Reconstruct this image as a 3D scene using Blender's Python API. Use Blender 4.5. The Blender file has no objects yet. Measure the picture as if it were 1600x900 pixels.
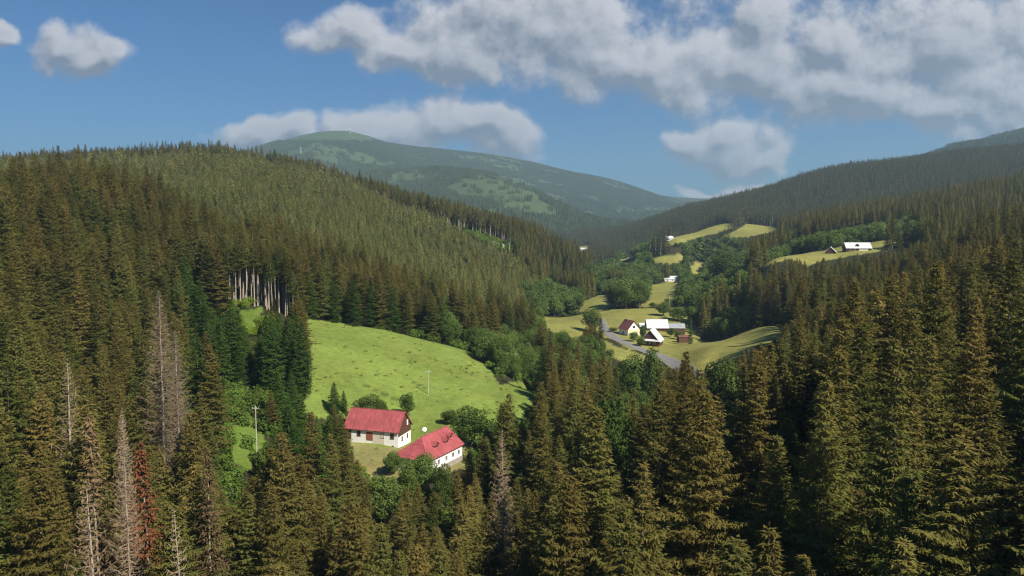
import bpy, math, random
import numpy as np
from mathutils import Vector
R = math.radians
rng = np.random.default_rng(7)
random.seed(7)
scene = bpy.context.scene
COL = scene.collection

# ------------------------------------------------------------ camera
F = 1200.0                       # focal length in photo pixels (1600 wide)
HZ = 340.0                       # row of the level horizon
PITCH = math.atan((HZ - 450) / -F)
c_p, s_p = math.cos(PITCH), math.sin(PITCH)
cam_d = bpy.data.cameras.new('camera'); cam = bpy.data.objects.new('camera', cam_d); COL.objects.link(cam)
cam_d.sensor_width = 36; cam_d.lens = 36 * F / 1600; cam_d.clip_start = 1; cam_d.clip_end = 40000
cam.location = (0, 0, 0); cam.rotation_euler = (math.pi / 2 - PITCH, 0, 0)
scene.camera = cam

# ------------------------------------------------------------ light
SUN_AZ = R(45)                   # to the right of straight behind the camera
SUN_EL = R(45)
SUN_STRENGTH = 4.8
SKY_STRENGTH = 0.058
EXPOSURE = 0.62
sun_dir = Vector((math.sin(SUN_AZ) * math.cos(SUN_EL), -math.cos(SUN_AZ) * math.cos(SUN_EL), math.sin(SUN_EL)))
sl = bpy.data.lights.new('sun', 'SUN'); sl.energy = SUN_STRENGTH; sl.angle = R(0.53); sl.color = (1.0, 0.93, 0.80)
so = bpy.data.objects.new('sun', sl); COL.objects.link(so); so.location = (200, -200, 300)
so.rotation_euler = sun_dir.to_track_quat('Z', 'Y').to_euler()
vs = scene.view_settings
vs.view_transform = 'Standard'; vs.look = 'None'; vs.gamma = 1; vs.exposure = EXPOSURE; vs.use_curve_mapping = False
scene.cycles.max_bounces = 5; scene.cycles.diffuse_bounces = 2; scene.cycles.transmission_bounces = 2
scene.cycles.volume_bounces = 0; scene.cycles.transparent_max_bounces = 4
scene.cycles.use_denoising = True
scene.cycles.pixel_filter_type = 'BLACKMAN_HARRIS'; scene.cycles.filter_width = 1.15
scene.cycles.use_fast_gi = False


def st(u, v):
    """photo pixel -> tangent of azimuth and of elevation per unit of depth"""
    a = (u - 800) / F; b = -(v - 450) / F
    y = c_p + b * s_p; z = -s_p + b * c_p
    return a / y, z / y


def uv(s, t):
    """inverse of st"""
    e = np.arctan(t) + PITCH
    b = np.tan(e); y = c_p + b * s_p
    return 800 + F * s * y, 450 - F * b


# ---- world: Nishita sky with clouds laid out by direction
CLOUDS = [(108, 62, 66, 44), (150, 80, 74, 46), (-12, 60, 40, 24), (545, 45, 80, 42), (620, 78, 80, 50), (720, 84, 130, 56), (860, 35, 250, 92), (1010, 95, 220, 74),
          (1160, 110, 200, 78), (1190, 50, 90, 70), (1330, 145, 190, 68), (1480, 60, 230, 105), (1570, 130, 190, 90), (1480, 170, 190, 40), (1300, 70, 100, 60),
          (430, 208, 100, 26), (560, 205, 90, 28), (690, 202, 92, 50), (755, 200, 92, 54), (805, 218, 56, 40), (1130, 228, 118, 40), (1062, 222, 52, 26),
          (1200, 245, 50, 22), (1158, 290, 52, 20), (1120, 302, 70, 12)]
world = bpy.data.worlds.new('World'); scene.world = world; world.use_nodes = True
wt = world.node_tree; wt.nodes.clear()


class NT:
    """tiny node-tree writer"""
    def __init__(s, t): s.t = t
    def n(s, typ, ins=None, **kw):
        nd = s.t.nodes.new(typ)
        for k, v in kw.items(): setattr(nd, k, v)
        for k, v in (ins or {}).items():
            if isinstance(v, bpy.types.NodeSocket): s.t.links.new(v, nd.inputs[k])
            else: nd.inputs[k].default_value = v
        return nd
    def m(s, op, a, b=0.0, c=0.0, clamp=False):
        nd = s.t.nodes.new('ShaderNodeMath'); nd.operation = op; nd.use_clamp = clamp
        for i, v in enumerate((a, b, c)):
            if isinstance(v, bpy.types.NodeSocket): s.t.links.new(v, nd.inputs[i])
            else: nd.inputs[i].default_value = v
        return nd.outputs[0]
    def vm(s, op, a, b=(0, 0, 0)):
        nd = s.t.nodes.new('ShaderNodeVectorMath'); nd.operation = op
        for i, v in enumerate((a, b)):
            if isinstance(v, bpy.types.NodeSocket): s.t.links.new(v, nd.inputs[i])
            else: nd.inputs[i].default_value = v
        return nd.outputs['Value' if op in ('LENGTH', 'DOT_PRODUCT') else 'Vector']
    def mix(s, f, a, b, blend='MIX'):
        nd = s.t.nodes.new('ShaderNodeMix'); nd.data_type = 'RGBA'; nd.blend_type = blend
        for i, v in ((0, f), (6, a), (7, b)):
            if isinstance(v, bpy.types.NodeSocket): s.t.links.new(v, nd.inputs[i])
            else: nd.inputs[i].default_value = (v if i == 0 else (*v[:3], 1))
        return nd.outputs[2]
    def noise(s, vec, scale, detail=4, rough=0.55, out='Fac'):
        nd = s.n('ShaderNodeTexNoise', {'Scale': scale, 'Detail': detail, 'Roughness': rough})
        s.t.links.new(vec, nd.inputs['Vector'])
        return nd.outputs[out]
    def rng(s, v, a, b, c=0.0, d=1.0, smooth=False):
        nd = s.n('ShaderNodeMapRange', {'Value': v, 'From Min': a, 'From Max': b, 'To Min': c, 'To Max': d})
        if smooth: nd.interpolation_type = 'SMOOTHSTEP'
        return nd.outputs[0]


# cloud density as a node group: input a point on the (azimuth, elevation) tangent plane
g = bpy.data.node_groups.new('cloud_density', 'ShaderNodeTree')
g.interface.new_socket('P', in_out='INPUT', socket_type='NodeSocketVector')
g.interface.new_socket('D', in_out='OUTPUT', socket_type='NodeSocketFloat')
k = NT(g); gi = g.nodes.new('NodeGroupInput'); go = g.nodes.new('NodeGroupOutput')
P = gi.outputs[0]
warp = k.vm('SCALE', k.vm('SUBTRACT', k.noise(P, 9, 3, 0.5, 'Color'), (0.5, 0.5, 0.5)))
warp.node.inputs['Scale'].default_value = 0.09
Pw = k.vm('ADD', P, warp)
acc = None
for (u, v, a, b) in CLOUDS:
    s0, t0 = st(u, v)
    q = k.vm('LENGTH', k.vm('MULTIPLY', k.vm('SUBTRACT', Pw, (s0, t0, 0)), (F / a, F / b, 0)))
    if acc is None: acc = q
    else:
        acc = k.m('SMOOTH_MIN', acc, q, 0.35)
n1 = k.noise(P, 15, 12, 0.60)
n2 = k.noise(P, 5, 3, 0.5)
dd = k.m('ADD', k.m('MULTIPLY', k.m('SUBTRACT', n1, 0.5), 1.6), k.m('MULTIPLY', k.m('SUBTRACT', n2, 0.5), 0.5))
dd = k.m('SUBTRACT', k.m('ADD', dd, 1.02), acc)
g.links.new(dd, go.inputs[0])

k = NT(wt)
tc = k.n('ShaderNodeTexCoord').outputs['Generated']
sx = k.n('ShaderNodeSeparateXYZ', {'Vector': tc})
yy = k.m('MAXIMUM', sx.outputs[1], 0.08)
P = k.n('ShaderNodeCombineXYZ', {'X': k.m('DIVIDE', sx.outputs[0], yy), 'Y': k.m('DIVIDE', sx.outputs[2], yy), 'Z': 0.0}).outputs[0]
g1 = k.n('ShaderNodeGroup'); g1.node_tree = g; wt.links.new(P, g1.inputs[0])
g2 = k.n('ShaderNodeGroup'); g2.node_tree = g; wt.links.new(k.vm('ADD', P, (0.009, 0.015, 0)), g2.inputs[0])
front = k.m('GREATER_THAN', sx.outputs[1], 0.1)
dens = k.m('MULTIPLY', k.rng(g1.outputs[0], -0.06, 0.46, smooth=True), front)
relief = k.rng(k.m('SUBTRACT', g1.outputs[0], g2.outputs[0]), -0.30, 0.32)
thick = k.rng(g1.outputs[0], 0.3, 1.25)
soft = k.noise(P, 4.5, 3)
lit = k.m('ADD', relief, k.m('MULTIPLY', k.m('SUBTRACT', soft, 0.5), 0.9), clamp=True)
lit = k.m('MULTIPLY', lit, k.rng(thick, 0, 1, 1.0, 0.62))
cloudc = k.mix(lit, (0.14, 0.165, 0.21), (0.47, 0.468, 0.49))
sky = k.n('ShaderNodeTexSky'); sky.sky_type = 'NISHITA'; sky.sun_disc = False
sky.sun_elevation = SUN_EL; sky.sun_rotation = math.pi - SUN_AZ; sky.altitude = 800; sky.air_density = 1.0; sky.dust_density = 0.3; sky.ozone_density = 3.5
skyc = k.vm('MULTIPLY', sky.outputs[0], (0.34, 0.64, 0.90))
cs = k.mix(1.0, cloudc, (1 / SKY_STRENGTH,) * 3, 'MULTIPLY')
bg = k.n('ShaderNodeBackground', {'Strength': SKY_STRENGTH, 'Color': k.mix(k.m('MULTIPLY', dens, 0.95), skyc, cs)})
world.cycles.sampling_method = 'MANUAL'; world.cycles.sample_map_resolution = 512
wo = k.n('ShaderNodeOutputWorld', {'Surface': bg.outputs[0]})


# ------------------------------------------------------------ terrain model
# control points: photo column, row, depth in metres, height of what covers the ground there
CP = [
 # foreground and left slope
 (0, 900, 72, 25), (300, 900, 78, 26), (600, 900, 85, 26), (850, 900, 78, 28), (1100, 900, 62, 28), (1350, 900, 52, 26), (1600, 900, 48, 24),
 (0, 700, 105, 26), (150, 690, 112, 26), (0, 520, 150, 26), (100, 500, 185, 26), (200, 470, 215, 26), (230, 660, 150, 26), (60, 380, 215, 26), (0, 300, 250, 24),
 (0, 282, 285, 24), (100, 290, 300, 24), (200, 296, 310, 25), (300, 325, 325, 26), (400, 355, 338, 26), (480, 385, 345, 25), (560, 415, 350, 25), (640, 440, 358, 24), (740, 458, 372, 22), (820, 485, 385, 18),
 (380, 474, 285, 0), (490, 503, 292, 0), (420, 560, 240, 6), (370, 680, 190, 0), (340, 600, 222, 4), (300, 560, 235, 14), (320, 760, 165, 0),
 (420, 760, 165, 8), (500, 772, 120, 26), (480, 650, 215, 0),
 # meadow and houses
 (549, 684, 212, 0), (612, 695, 206, 0), (640, 690, 212, 0), (719, 717, 195, 0), (650, 742, 180, 0), (570, 725, 190, 0), (669, 620, 241, 0), (600, 515, 306, 0), (700, 540, 312, 0), (765, 575, 295, 0), (600, 600, 245, 0), (760, 640, 240, 0),
 (835, 612, 262, 0), (820, 590, 300, 6), (805, 580, 305, 0), (500, 600, 235, 0), (780, 530, 350, 10), (860, 560, 330, 12), (900, 620, 240, 16), (780, 760, 140, 22), (650, 790, 150, 18), (960, 640, 185, 18), (900, 580, 290, 12),
 # village valley
 (870, 505, 455, 0), (925, 520, 440, 0), (985, 524, 430, 0), (1023, 540, 402, 0), (1045, 515, 462, 0), (960, 560, 370, 0), (1060, 573, 345, 0), (1110, 600, 315, 0), (1000, 500, 500, 0), (1060, 472, 590, 0),
 (930, 470, 620, 0), (1040, 455, 760, 0), (1050, 438, 900, 0), (1050, 407, 1400, 0), (980, 407, 1450, 0), (915, 388, 1950, 0), (860, 440, 800, 12), (900, 425, 1000, 12), (1090, 425, 1000, 0), (880, 470, 600, 8), (830, 470, 520, 14),
 (1100, 560, 335, 0), (1170, 535, 355, 0), (1225, 510, 372, 0), (1190, 512, 405, 0), (1130, 575, 310, 0), (1140, 490, 470, 10),
 # right side
 (1070, 560, 118, 28), (1180, 540, 135, 28), (1100, 610, 80, 30), (1290, 600, 76, 30), (1250, 490, 150, 28), (1300, 480, 170, 28), (1390, 440, 200, 26), (1545, 590, 74, 28), (1600, 425, 150, 28), (1500, 412, 240, 26), (1600, 372, 260, 26), (1550, 352, 350, 24),
 (1300, 440, 400, 22), (1380, 400, 440, 20), (1240, 470, 380, 20), (1200, 414, 500, 0), (1250, 398, 560, 0), (1300, 396, 552, 0), (1340, 391, 555, 0), (1420, 378, 590, 0), (1470, 364, 620, 0), (1350, 384, 610, 0), (1520, 345, 640, 22),
 (1600, 285, 820, 22), (1500, 300, 820, 22), (1400, 322, 820, 22), (1300, 338, 840, 20), (1230, 352, 860, 18), (1150, 378, 950, 20), (1050, 392, 980, 20), (1100, 415, 800, 15), (1160, 420, 640, 12),
 (1150, 368, 1080, 0), (1060, 378, 1040, 0), (1200, 362, 1120, 0), (1110, 354, 1220, 0), (1170, 350, 1250, 0), (1400, 320, 1150, 10), (1600, 290, 1200, 10),
 (930, 378, 1850, 22), (1000, 352, 1750, 22), (1070, 332, 1700, 22), (1130, 314, 1700, 22), (1200, 296, 1700, 22), (1260, 276, 1700, 22), (1330, 262, 1700, 22), (1400, 249, 1720, 22), (1500, 236, 1750, 22), (1600, 224, 1800, 22),
 (1100, 342, 1420, 22), (1250, 322, 1400, 22), (1400, 300, 1400, 22), (1550, 275, 1400, 22), (1000, 388, 1450, 22),
 (1200, 300, 2150, 10), (1400, 262, 2150, 10), (1600, 240, 2200, 10), (1260, 277, 2900, 20), (1350, 255, 3100, 20), (1420, 238, 3200, 20), (1480, 218, 3300, 20), (1540, 207, 3400, 20), (1600, 197, 3450, 20), (1700, 190, 3500, 20),
 (1130, 330, 3000, 0), (1600, 260, 5500, 0), (1300, 310, 5500, 0),
 # ridge on the left of the valley
 (0, 270, 420, 20), (100, 272, 480, 20), (200, 280, 480, 20), (320, 320, 480, 14), (420, 352, 470, 12),
 (130, 268, 600, 16), (230, 266, 620, 16), (330, 258, 650, 16), (430, 263, 690, 16), (500, 281, 710, 16), (560, 298, 730, 14), (640, 321, 770, 14), (700, 330, 800, 18), (760, 344, 815, 20), (820, 356, 850, 20), (880, 380, 880, 20), (930, 405, 910, 18),
 (300, 290, 560, 9), (500, 330, 560, 9), (600, 350, 620, 9), (560, 400, 470, 9), (640, 420, 490, 9), (700, 380, 640, 9), (720, 425, 540, 9), (800, 442, 600, 9), (760, 395, 690, 5), (700, 352, 740, 3), (750, 368, 755, 3), (780, 382, 750, 0), (830, 425, 690, 9), (870, 440, 720, 14),
 (330, 262, 900, 0), (560, 310, 1000, 0), (760, 360, 1050, 0), (100, 270, 1000, 0), (880, 398, 1150, 0),
 (330, 300, 1800, 0), (560, 340, 1900, 0), (760, 370, 1800, 0), (100, 290, 1800, 0),
 # far mountains
 (560, 300, 3200, 0), (640, 268, 4000, 15), (700, 270, 3750, 15), (760, 275, 3600, 15), (820, 296, 3350, 15), (870, 322, 3050, 15), (905, 343, 2800, 15), (930, 356, 2600, 15),
 (760, 330, 2700, 10), (820, 350, 2500, 10), (860, 366, 2350, 10), (650, 320, 2900, 10), (900, 372, 2250, 5), (760, 358, 2200, 0),
 (700, 285, 4400, 10), (800, 305, 4200, 10), (900, 340, 3700, 10), (960, 350, 3400, 10), (1000, 345, 4200, 10), (560, 255, 4400, 12), (500, 250, 4400, 12), (430, 262, 4400, 12),
 (380, 240, 5300, 6), (420, 229, 5300, 5), (460, 218, 5350, 5), (500, 209, 5400, 0), (540, 206, 5450, 0), (575, 213, 5500, 0), (600, 226, 5600, 5), (630, 235, 5750, 8), (680, 237, 5900, 8), (760, 243, 6050, 8), (850, 260, 6150, 8), (930, 277, 6200, 8), (1000, 297, 6200, 8), (1040, 311, 6200, 8),
 (880, 300, 5200, 8), (960, 320, 5000, 8), (1040, 335, 4600, 8),
 (150, 246, 7600, 0), (220, 243, 7800, 0), (300, 243, 7600, 0), (350, 250, 7000, 0), (0, 252, 7800, 0), (150, 275, 4800, 0), (0, 280, 4500, 0), (1100, 313, 8600, 0), (1070, 312, 8600, 0), (1200, 316, 8600, 0),
 (540, 260, 9300, 0), (1000, 330, 9500, 0), (0, 270, 9500, 0), (1600, 300, 9500, 0),
]
XP = [  # outside the frame: tangent of azimuth, depth, tangent of elevation of the ground
 (-1.3, 30, -1.8), (0, 30, -2.2), (1.3, 30, -1.4), (-.6, 45, -1.35), (.6, 40, -1.25), (0, 50, -1.32),
 (-1.3, 100, -.36), (-1.3, 300, .12), (-1.3, 900, .12), (-1.3, 2500, .09), (-1.3, 7000, .08), (-.95, 150, -.2), (-.95, 300, .06), (-.95, 700, .07),
 (1.3, 100, -.25), (1.3, 300, .02), (1.3, 900, .12), (1.3, 2500, .15), (1.3, 4000, .14), (1.3, 7000, .1), (.95, 150, -.16), (.95, 350, .0), (.95, 900, .08), (.95, 1800, .1), (.9, 3500, .13), (.9, 60, -.75), (-.9, 70, -.72)]
pts = []; val = []
for (u, v, D, h) in CP:
    s, t = st(u, v); pts.append((s * 2.6, math.log(D))); val.append(t - h / D)
for (s, D, t) in XP:
    pts.append((s * 2.6, math.log(D))); val.append(t)
pts = np.array(pts); val = np.array(val)


def tps(r2): return 0.5 * r2 * np.log(r2 + 1e-12)


n = len(pts)
K = tps(((pts[:, None] - pts[None]) ** 2).sum(-1)) + np.eye(n) * 0.0008
A = np.zeros((n + 3, n + 3)); A[:n, :n] = K; A[:n, n] = 1; A[:n, n + 1:] = pts; A[n, :n] = 1; A[n + 1:, :n] = pts.T
W = np.linalg.solve(A, np.concatenate([val, [0, 0, 0]]))
s_in = np.arange(-0.74, 0.7401, 0.0034)
s_out = 0.74 + np.cumsum(np.linspace(0.005, 0.03, 30))
S = np.concatenate([-s_out[::-1], s_in, s_out])
LD = np.linspace(math.log(8), math.log(9800), 1000)
SS, LL = np.meshgrid(S, LD)
DD = np.exp(LL)
T = np.zeros_like(SS)
Lc = np.clip(LL, math.log(30), None)
for i in range(n):
    T += W[i] * tps((SS * 2.6 - pts[i, 0]) ** 2 + (Lc - pts[i, 1]) ** 2)
T += W[n] + W[n + 1] * SS * 2.6 + W[n + 2] * Lc
T = np.where(LL < math.log(30), T * 30 / DD, T)


def vnoise(x, y, scale, seed):
    x = x / scale; y = y / scale
    xi = np.floor(x).astype(np.int64); yi = np.floor(y).astype(np.int64)
    fx = x - xi; fy = y - yi; fx = fx * fx * (3 - 2 * fx); fy = fy * fy * (3 - 2 * fy)
    def h(a, b):
        q = (a * 374761393 + b * 668265263 + seed * 1442695041) & 0xFFFFFFFF
        q = ((q ^ (q >> 13)) * 1274126177) & 0xFFFFFFFF
        return ((q ^ (q >> 16)) & 0xFFFF) / 65535.0 - 0.5
    return (h(xi, yi) * (1 - fx) + h(xi + 1, yi) * fx) * (1 - fy) + (h(xi, yi + 1) * (1 - fx) + h(xi + 1, yi + 1) * fx) * fy


def ss(x, a, b):
    q = np.clip((x - a) / (b - a), 0, 1); return q * q * (3 - 2 * q)


XX = SS * DD
Z = T * DD
Z += vnoise(XX, DD, 14, 1) * 0.7 + vnoise(XX, DD, 45, 2) * 1.4 * ss(DD, 120, 400)
Z += vnoise(XX, DD, 160, 3) * 8 * ss(DD, 1100, 1600) + (vnoise(XX, DD, 420, 4) * 60 + vnoise(XX * 1.0, DD, 900, 5) * 40 + vnoise(XX, DD, 210, 9) * 26) * ss(DD, 2300, 3500) * (1 - 0.75 * ss(DD, 4700, 5300))
T = Z / DD
TMAX = np.maximum.accumulate(T, axis=0)


def look(arr, s, D):
    s = np.asarray(s, float); l = np.log(np.clip(D, 8.1, 9790))
    j = (l - LD[0]) / (LD[1] - LD[0]); j0 = np.clip(np.floor(j).astype(int), 0, len(LD) - 2); fj = j - j0
    i0 = np.clip(np.searchsorted(S, s) - 1, 0, len(S) - 2); fi = np.clip((s - S[i0]) / (S[i0 + 1] - S[i0]), 0, 1)
    return (arr[j0, i0] * (1 - fi) + arr[j0, i0 + 1] * fi) * (1 - fj) + (arr[j0 + 1, i0] * (1 - fi) + arr[j0 + 1, i0 + 1] * fi) * fj


def gz(x, y): return look(Z, np.asarray(x) / np.asarray(y), y)


def hit(u, v, d0, d1):
    """first ground point met along the line of sight of a photo pixel between two depths"""
    s, t = st(u, v)
    D = np.exp(np.linspace(math.log(d0), math.log(d1), 600))
    g_ = look(T, np.full(600, s), D)
    w = np.where(g_ >= t)[0]
    i = w[0] if len(w) else int(np.argmin(np.abs(g_ - t)))
    return Vector((s * D[i], D[i], float(gz(s * D[i], D[i]))))


def inpoly(px, py, poly):
    inside = np.zeros(np.shape(px), bool); m = len(poly)
    for i in range(m):
        x1, y1 = poly[i]; x2, y2 = poly[(i + 1) % m]
        if y1 == y2: continue
        c = ((y1 > py) != (y2 > py)) & (px < (x2 - x1) * (py - y1) / (y2 - y1) + x1)
        inside ^= c
    return inside


# grassland: depth range, kind, outline
FIELDS = [
 (196, 335, 0, [(472, 642), (486, 560), (478, 498), (520, 503), (600, 515), (680, 535), (740, 550), (768, 578), (782, 603), (806, 594), (842, 606), (838, 626), (812, 655), (770, 665), (745, 690), (700, 700), (650, 700), (600, 700), (560, 690), (545, 660), (500, 655)]),
 (175, 215, 1, [(545, 684), (640, 684), (730, 690), (735, 728), (700, 740), (640, 745), (575, 748), (552, 720)]),
 (165, 300, 3, [(368, 486), (410, 480), (406, 512), (376, 514)]),
 (150, 215, 3, [(345, 655), (402, 650), (415, 690), (392, 738), (358, 715)]),
 (385, 560, 2, [(828, 497), (905, 489), (942, 486), (1000, 478), (1070, 468), (1078, 482), (1082, 505), (1100, 520), (1085, 545), (1040, 558), (990, 552), (960, 530), (935, 527), (880, 524), (830, 512)]),
 (330, 450, 2, [(888, 524), (935, 524), (960, 540), (1010, 556), (1020, 568), (985, 570), (950, 556), (930, 540), (890, 535)]),
 (290, 420, 2, [(1028, 545), (1060, 537), (1110, 524), (1160, 517), (1234, 504), (1228, 520), (1205, 545), (1180, 560), (1120, 585), (1100, 600), (1060, 580), (1030, 560)]),
 (520, 760, 2, [(908, 472), (935, 462), (955, 459), (958, 478), (935, 486), (905, 488)]),
 (600, 900, 2, [(1015, 446), (1062, 437), (1062, 455), (1050, 468), (1016, 470)]),
 (560, 700, 2, [(1000, 478), (1020, 466), (1072, 462), (1075, 470), (1010, 482)]),
 (820, 1250, 2, [(1075, 420), (1085, 410), (1104, 410), (1102, 425), (1080, 434)]),
 (1150, 1700, 2, [(966, 406), (992, 401), (994, 409), (968, 413)]),
 (950, 1700, 2, [(1016, 406), (1040, 398), (1068, 396), (1070, 411), (1030, 414)]),
 (1600, 2200, 2, [(902, 386), (922, 382), (924, 391), (905, 393)]),
 (970, 1400, 2, [(1040, 378), (1062, 366), (1090, 354), (1110, 350), (1145, 349), (1150, 356), (1120, 364), (1095, 370), (1060, 381), (1042, 384)]),
 (970, 1400, 2, [(1130, 368), (1150, 360), (1165, 350), (1190, 352), (1219, 356), (1205, 364), (1165, 371), (1135, 372)]),
 (480, 640, 2, [(1155, 416), (1185, 409), (1240, 396), (1285, 392), (1312, 386), (1320, 380), (1345, 378), (1370, 377), (1420, 370), (1478, 360), (1462, 372), (1400, 384), (1366, 394), (1330, 400), (1285, 408), (1262, 416), (1235, 404), (1195, 416), (1165, 420)]),
]
CLEARING = [(690, 292), (735, 278), (800, 276), (830, 290), (850, 310), (880, 335), (860, 342), (800, 325), (760, 312), (700, 300)]


def classify(s, D, t):
    """-1 = wooded, else index of the grassland"""
    u, v = uv(s, t)
    c = np.full(np.shape(u), -1)
    wob = vnoise(s * D, D, 6, 11) * 6 * 200 / np.maximum(D, 200)
    for i, (d0, d1, kd, poly) in enumerate(FIELDS):
        m = (D > d0) & (D < d1) & (c < 0)
        if m.any():
            c = np.where(m & inpoly(u + wob, v + wob * 0.5, poly), i, c)
    return c


CLS = classify(SS, DD, T)
UU, VV = uv(SS, T)
# ground colours (what grows there)
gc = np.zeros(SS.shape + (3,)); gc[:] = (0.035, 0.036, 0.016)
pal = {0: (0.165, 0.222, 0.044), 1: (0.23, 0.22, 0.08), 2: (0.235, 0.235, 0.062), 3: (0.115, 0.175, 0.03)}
for i, f in enumerate(FIELDS):
    gc[CLS == i] = pal[f[2]]
far = ss(DD, 2000, 2600)[..., None]
pn = (vnoise(XX, DD, 260, 21) + 0.5 * vnoise(XX, DD, 90, 22))
pn += 0.4 * vnoise(XX, DD, 35, 23)
openm = ss(pn, 0.0, 0.32) * 0.8
openm = np.maximum(openm, inpoly(UU + vnoise(XX, DD, 120, 24) * 22, VV + vnoise(XX, DD, 150, 25) * 14, CLEARING) * (DD > 2300) * (DD < 4300) * (0.75 + 0.5 * vnoise(XX, DD, 60, 26)))
openm = np.maximum(openm, ss(T, 0.092, 0.104) * (DD > 4600) * (DD < 6000))
gc = gc * (1 - far) + far * (np.array((0.055, 0.080, 0.034)) * (1 - openm[..., None]) + np.array((0.080, 0.118, 0.045)) * openm[..., None])
cut = ((DD > 690) & (DD < 800) & inpoly(UU, VV, [(690, 345), (720, 345), (770, 360), (800, 385), (830, 412), (790, 392), (745, 372)]))
gc[cut] = (0.10, 0.17, 0.035)
tr_ = np.minimum(np.abs(VV - (602 + (UU - 570) * 0.45)) + 99 * ((UU < 566) | (UU > 625)), np.abs(VV - (594 + (UU - 640) * 0.55)) + 99 * ((UU < 640) | (UU > 668)))
trk = (DD > 200) & (DD < 300) & (CLS == 0) & (tr_ < 1.3)
gc[trk] = gc[trk] * 0.55
soil = ((DD > 690) & (DD < 820) & inpoly(UU, VV, [(765, 372), (782, 374), (790, 386), (778, 384)]))
gc[soil] = (0.34, 0.28, 0.22)


# ------------------------------------------------------------ materials
def newmat(name):
    m = bpy.data.materials.new(name); m.use_nodes = True; m.node_tree.nodes.clear()
    return m, NT(m.node_tree)


def out(k, sh, **kw): k.n('ShaderNodeOutputMaterial', {'Surface': sh, **kw})


def plain(name, col, rough=0.7, metal=0.0, var=0.15, scale=3.0, bump=0.0, spec=0.3, streak=None):
    m, k = newmat(name)
    tc = k.n('ShaderNodeTexCoord').outputs['Object']
    if streak: tc = k.vm('MULTIPLY', tc, streak)
    nz = k.noise(tc, scale, 5, 0.6)
    c = k.mix(nz, tuple(x * (1 - var) for x in col), tuple(min(1, x * (1 + var)) for x in col))
    c.node.inputs[0].default_value = 0.5
    m.node_tree.links.new(k.rng(nz, 0.3, 0.7), c.node.inputs[0])
    b = k.n('ShaderNodeBsdfPrincipled', {'Base Color': c, 'Roughness': rough, 'Metallic': metal, 'Specular IOR Level': spec})
    if bump:
        bp = k.n('ShaderNodeBump', {'Strength': bump, 'Distance': 0.05, 'Height': nz}); m.node_tree.links.new(bp.outputs[0], b.inputs['Normal'])
    out(k, b.outputs[0]); return m


def ground_mat():
    m, k = newmat('ground_cover')
    col = k.n('ShaderNodeAttribute', attribute_name='gcol').outputs['Color']
    pos = k.n('ShaderNodeNewGeometry').outputs['Position']
    a = k.noise(pos, 0.35, 6, 0.65); b = k.noise(pos, 0.035, 5, 0.6); c = k.noise(pos, 1.6, 4, 0.7)
    f = k.m('MULTIPLY', k.rng(a, 0.3, 0.7, 0.78, 1.2), k.rng(b, 0.3, 0.7, 0.8, 1.18))
    f = k.m('MULTIPLY', f, k.rng(c, 0.3, 0.7, 0.82, 1.16))
    cc = k.vm('MULTIPLY', col, k.n('ShaderNodeCombineXYZ', {'X': f, 'Y': f, 'Z': f}).outputs[0])
    yel = k.rng(k.noise(pos, 0.06, 6, 0.7), 0.48, 0.68, 0, 0.5)
    cc = k.mix(yel, cc, k.vm('MULTIPLY', cc, (1.3, 0.98, 1.05)))
    dk = k.rng(k.noise(k.vm('MULTIPLY', pos, (1, 0.5, 1)), 0.75, 6, 0.8), 0.56, 0.70, 0, 0.7)
    cc = k.mix(dk, cc, k.vm('MULTIPLY', cc, (0.5, 0.62, 0.6)))
    bp = k.n('ShaderNodeBump', {'Strength': 0.7, 'Distance': 0.5, 'Height': k.noise(pos, 1.3, 6, 0.7)})
    b = k.n('ShaderNodeBsdfPrincipled', {'Base Color': cc, 'Roughness': 0.9, 'Specular IOR Level': 0.1, 'Normal': bp.outputs[0]})
    out(k, b.outputs[0]); return m


def foliage_mat(name, c1, c2, brown, transl=0.25, bright=1.0):
    """c1..c2 vary from tree to tree; the tint attribute mixes towards the colour of cones and dry twigs"""
    m, k = newmat(name)
    oi = k.n('ShaderNodeObjectInfo').outputs['Random']
    ti = k.n('ShaderNodeAttribute', attribute_name='tint').outputs['Fac']
    c = k.mix(oi, c1, c2)
    o2 = k.m('FRACT', k.m('MULTIPLY', oi, 7.31))
    c = k.mix(k.m('MULTIPLY', ti, k.rng(o2, 0, 1, 0.35, 1.0), clamp=True), c, brown)
    o3 = k.m('FRACT', k.m('MULTIPLY', oi, 13.7))
    f = k.rng(o3, 0, 1, 0.7 * bright, 1.3 * bright)
    c = k.vm('MULTIPLY', c, k.n('ShaderNodeCombineXYZ', {'X': f, 'Y': f, 'Z': f}).outputs[0])
    d = k.n('ShaderNodeBsdfDiffuse', {'Color': c}); tr = k.n('ShaderNodeBsdfTranslucent', {'Color': c})
    mx = k.n('ShaderNodeMixShader', {0: transl, 1: d.outputs[0], 2: tr.outputs[0]})
    out(k, mx.outputs[0]); return m


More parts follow.
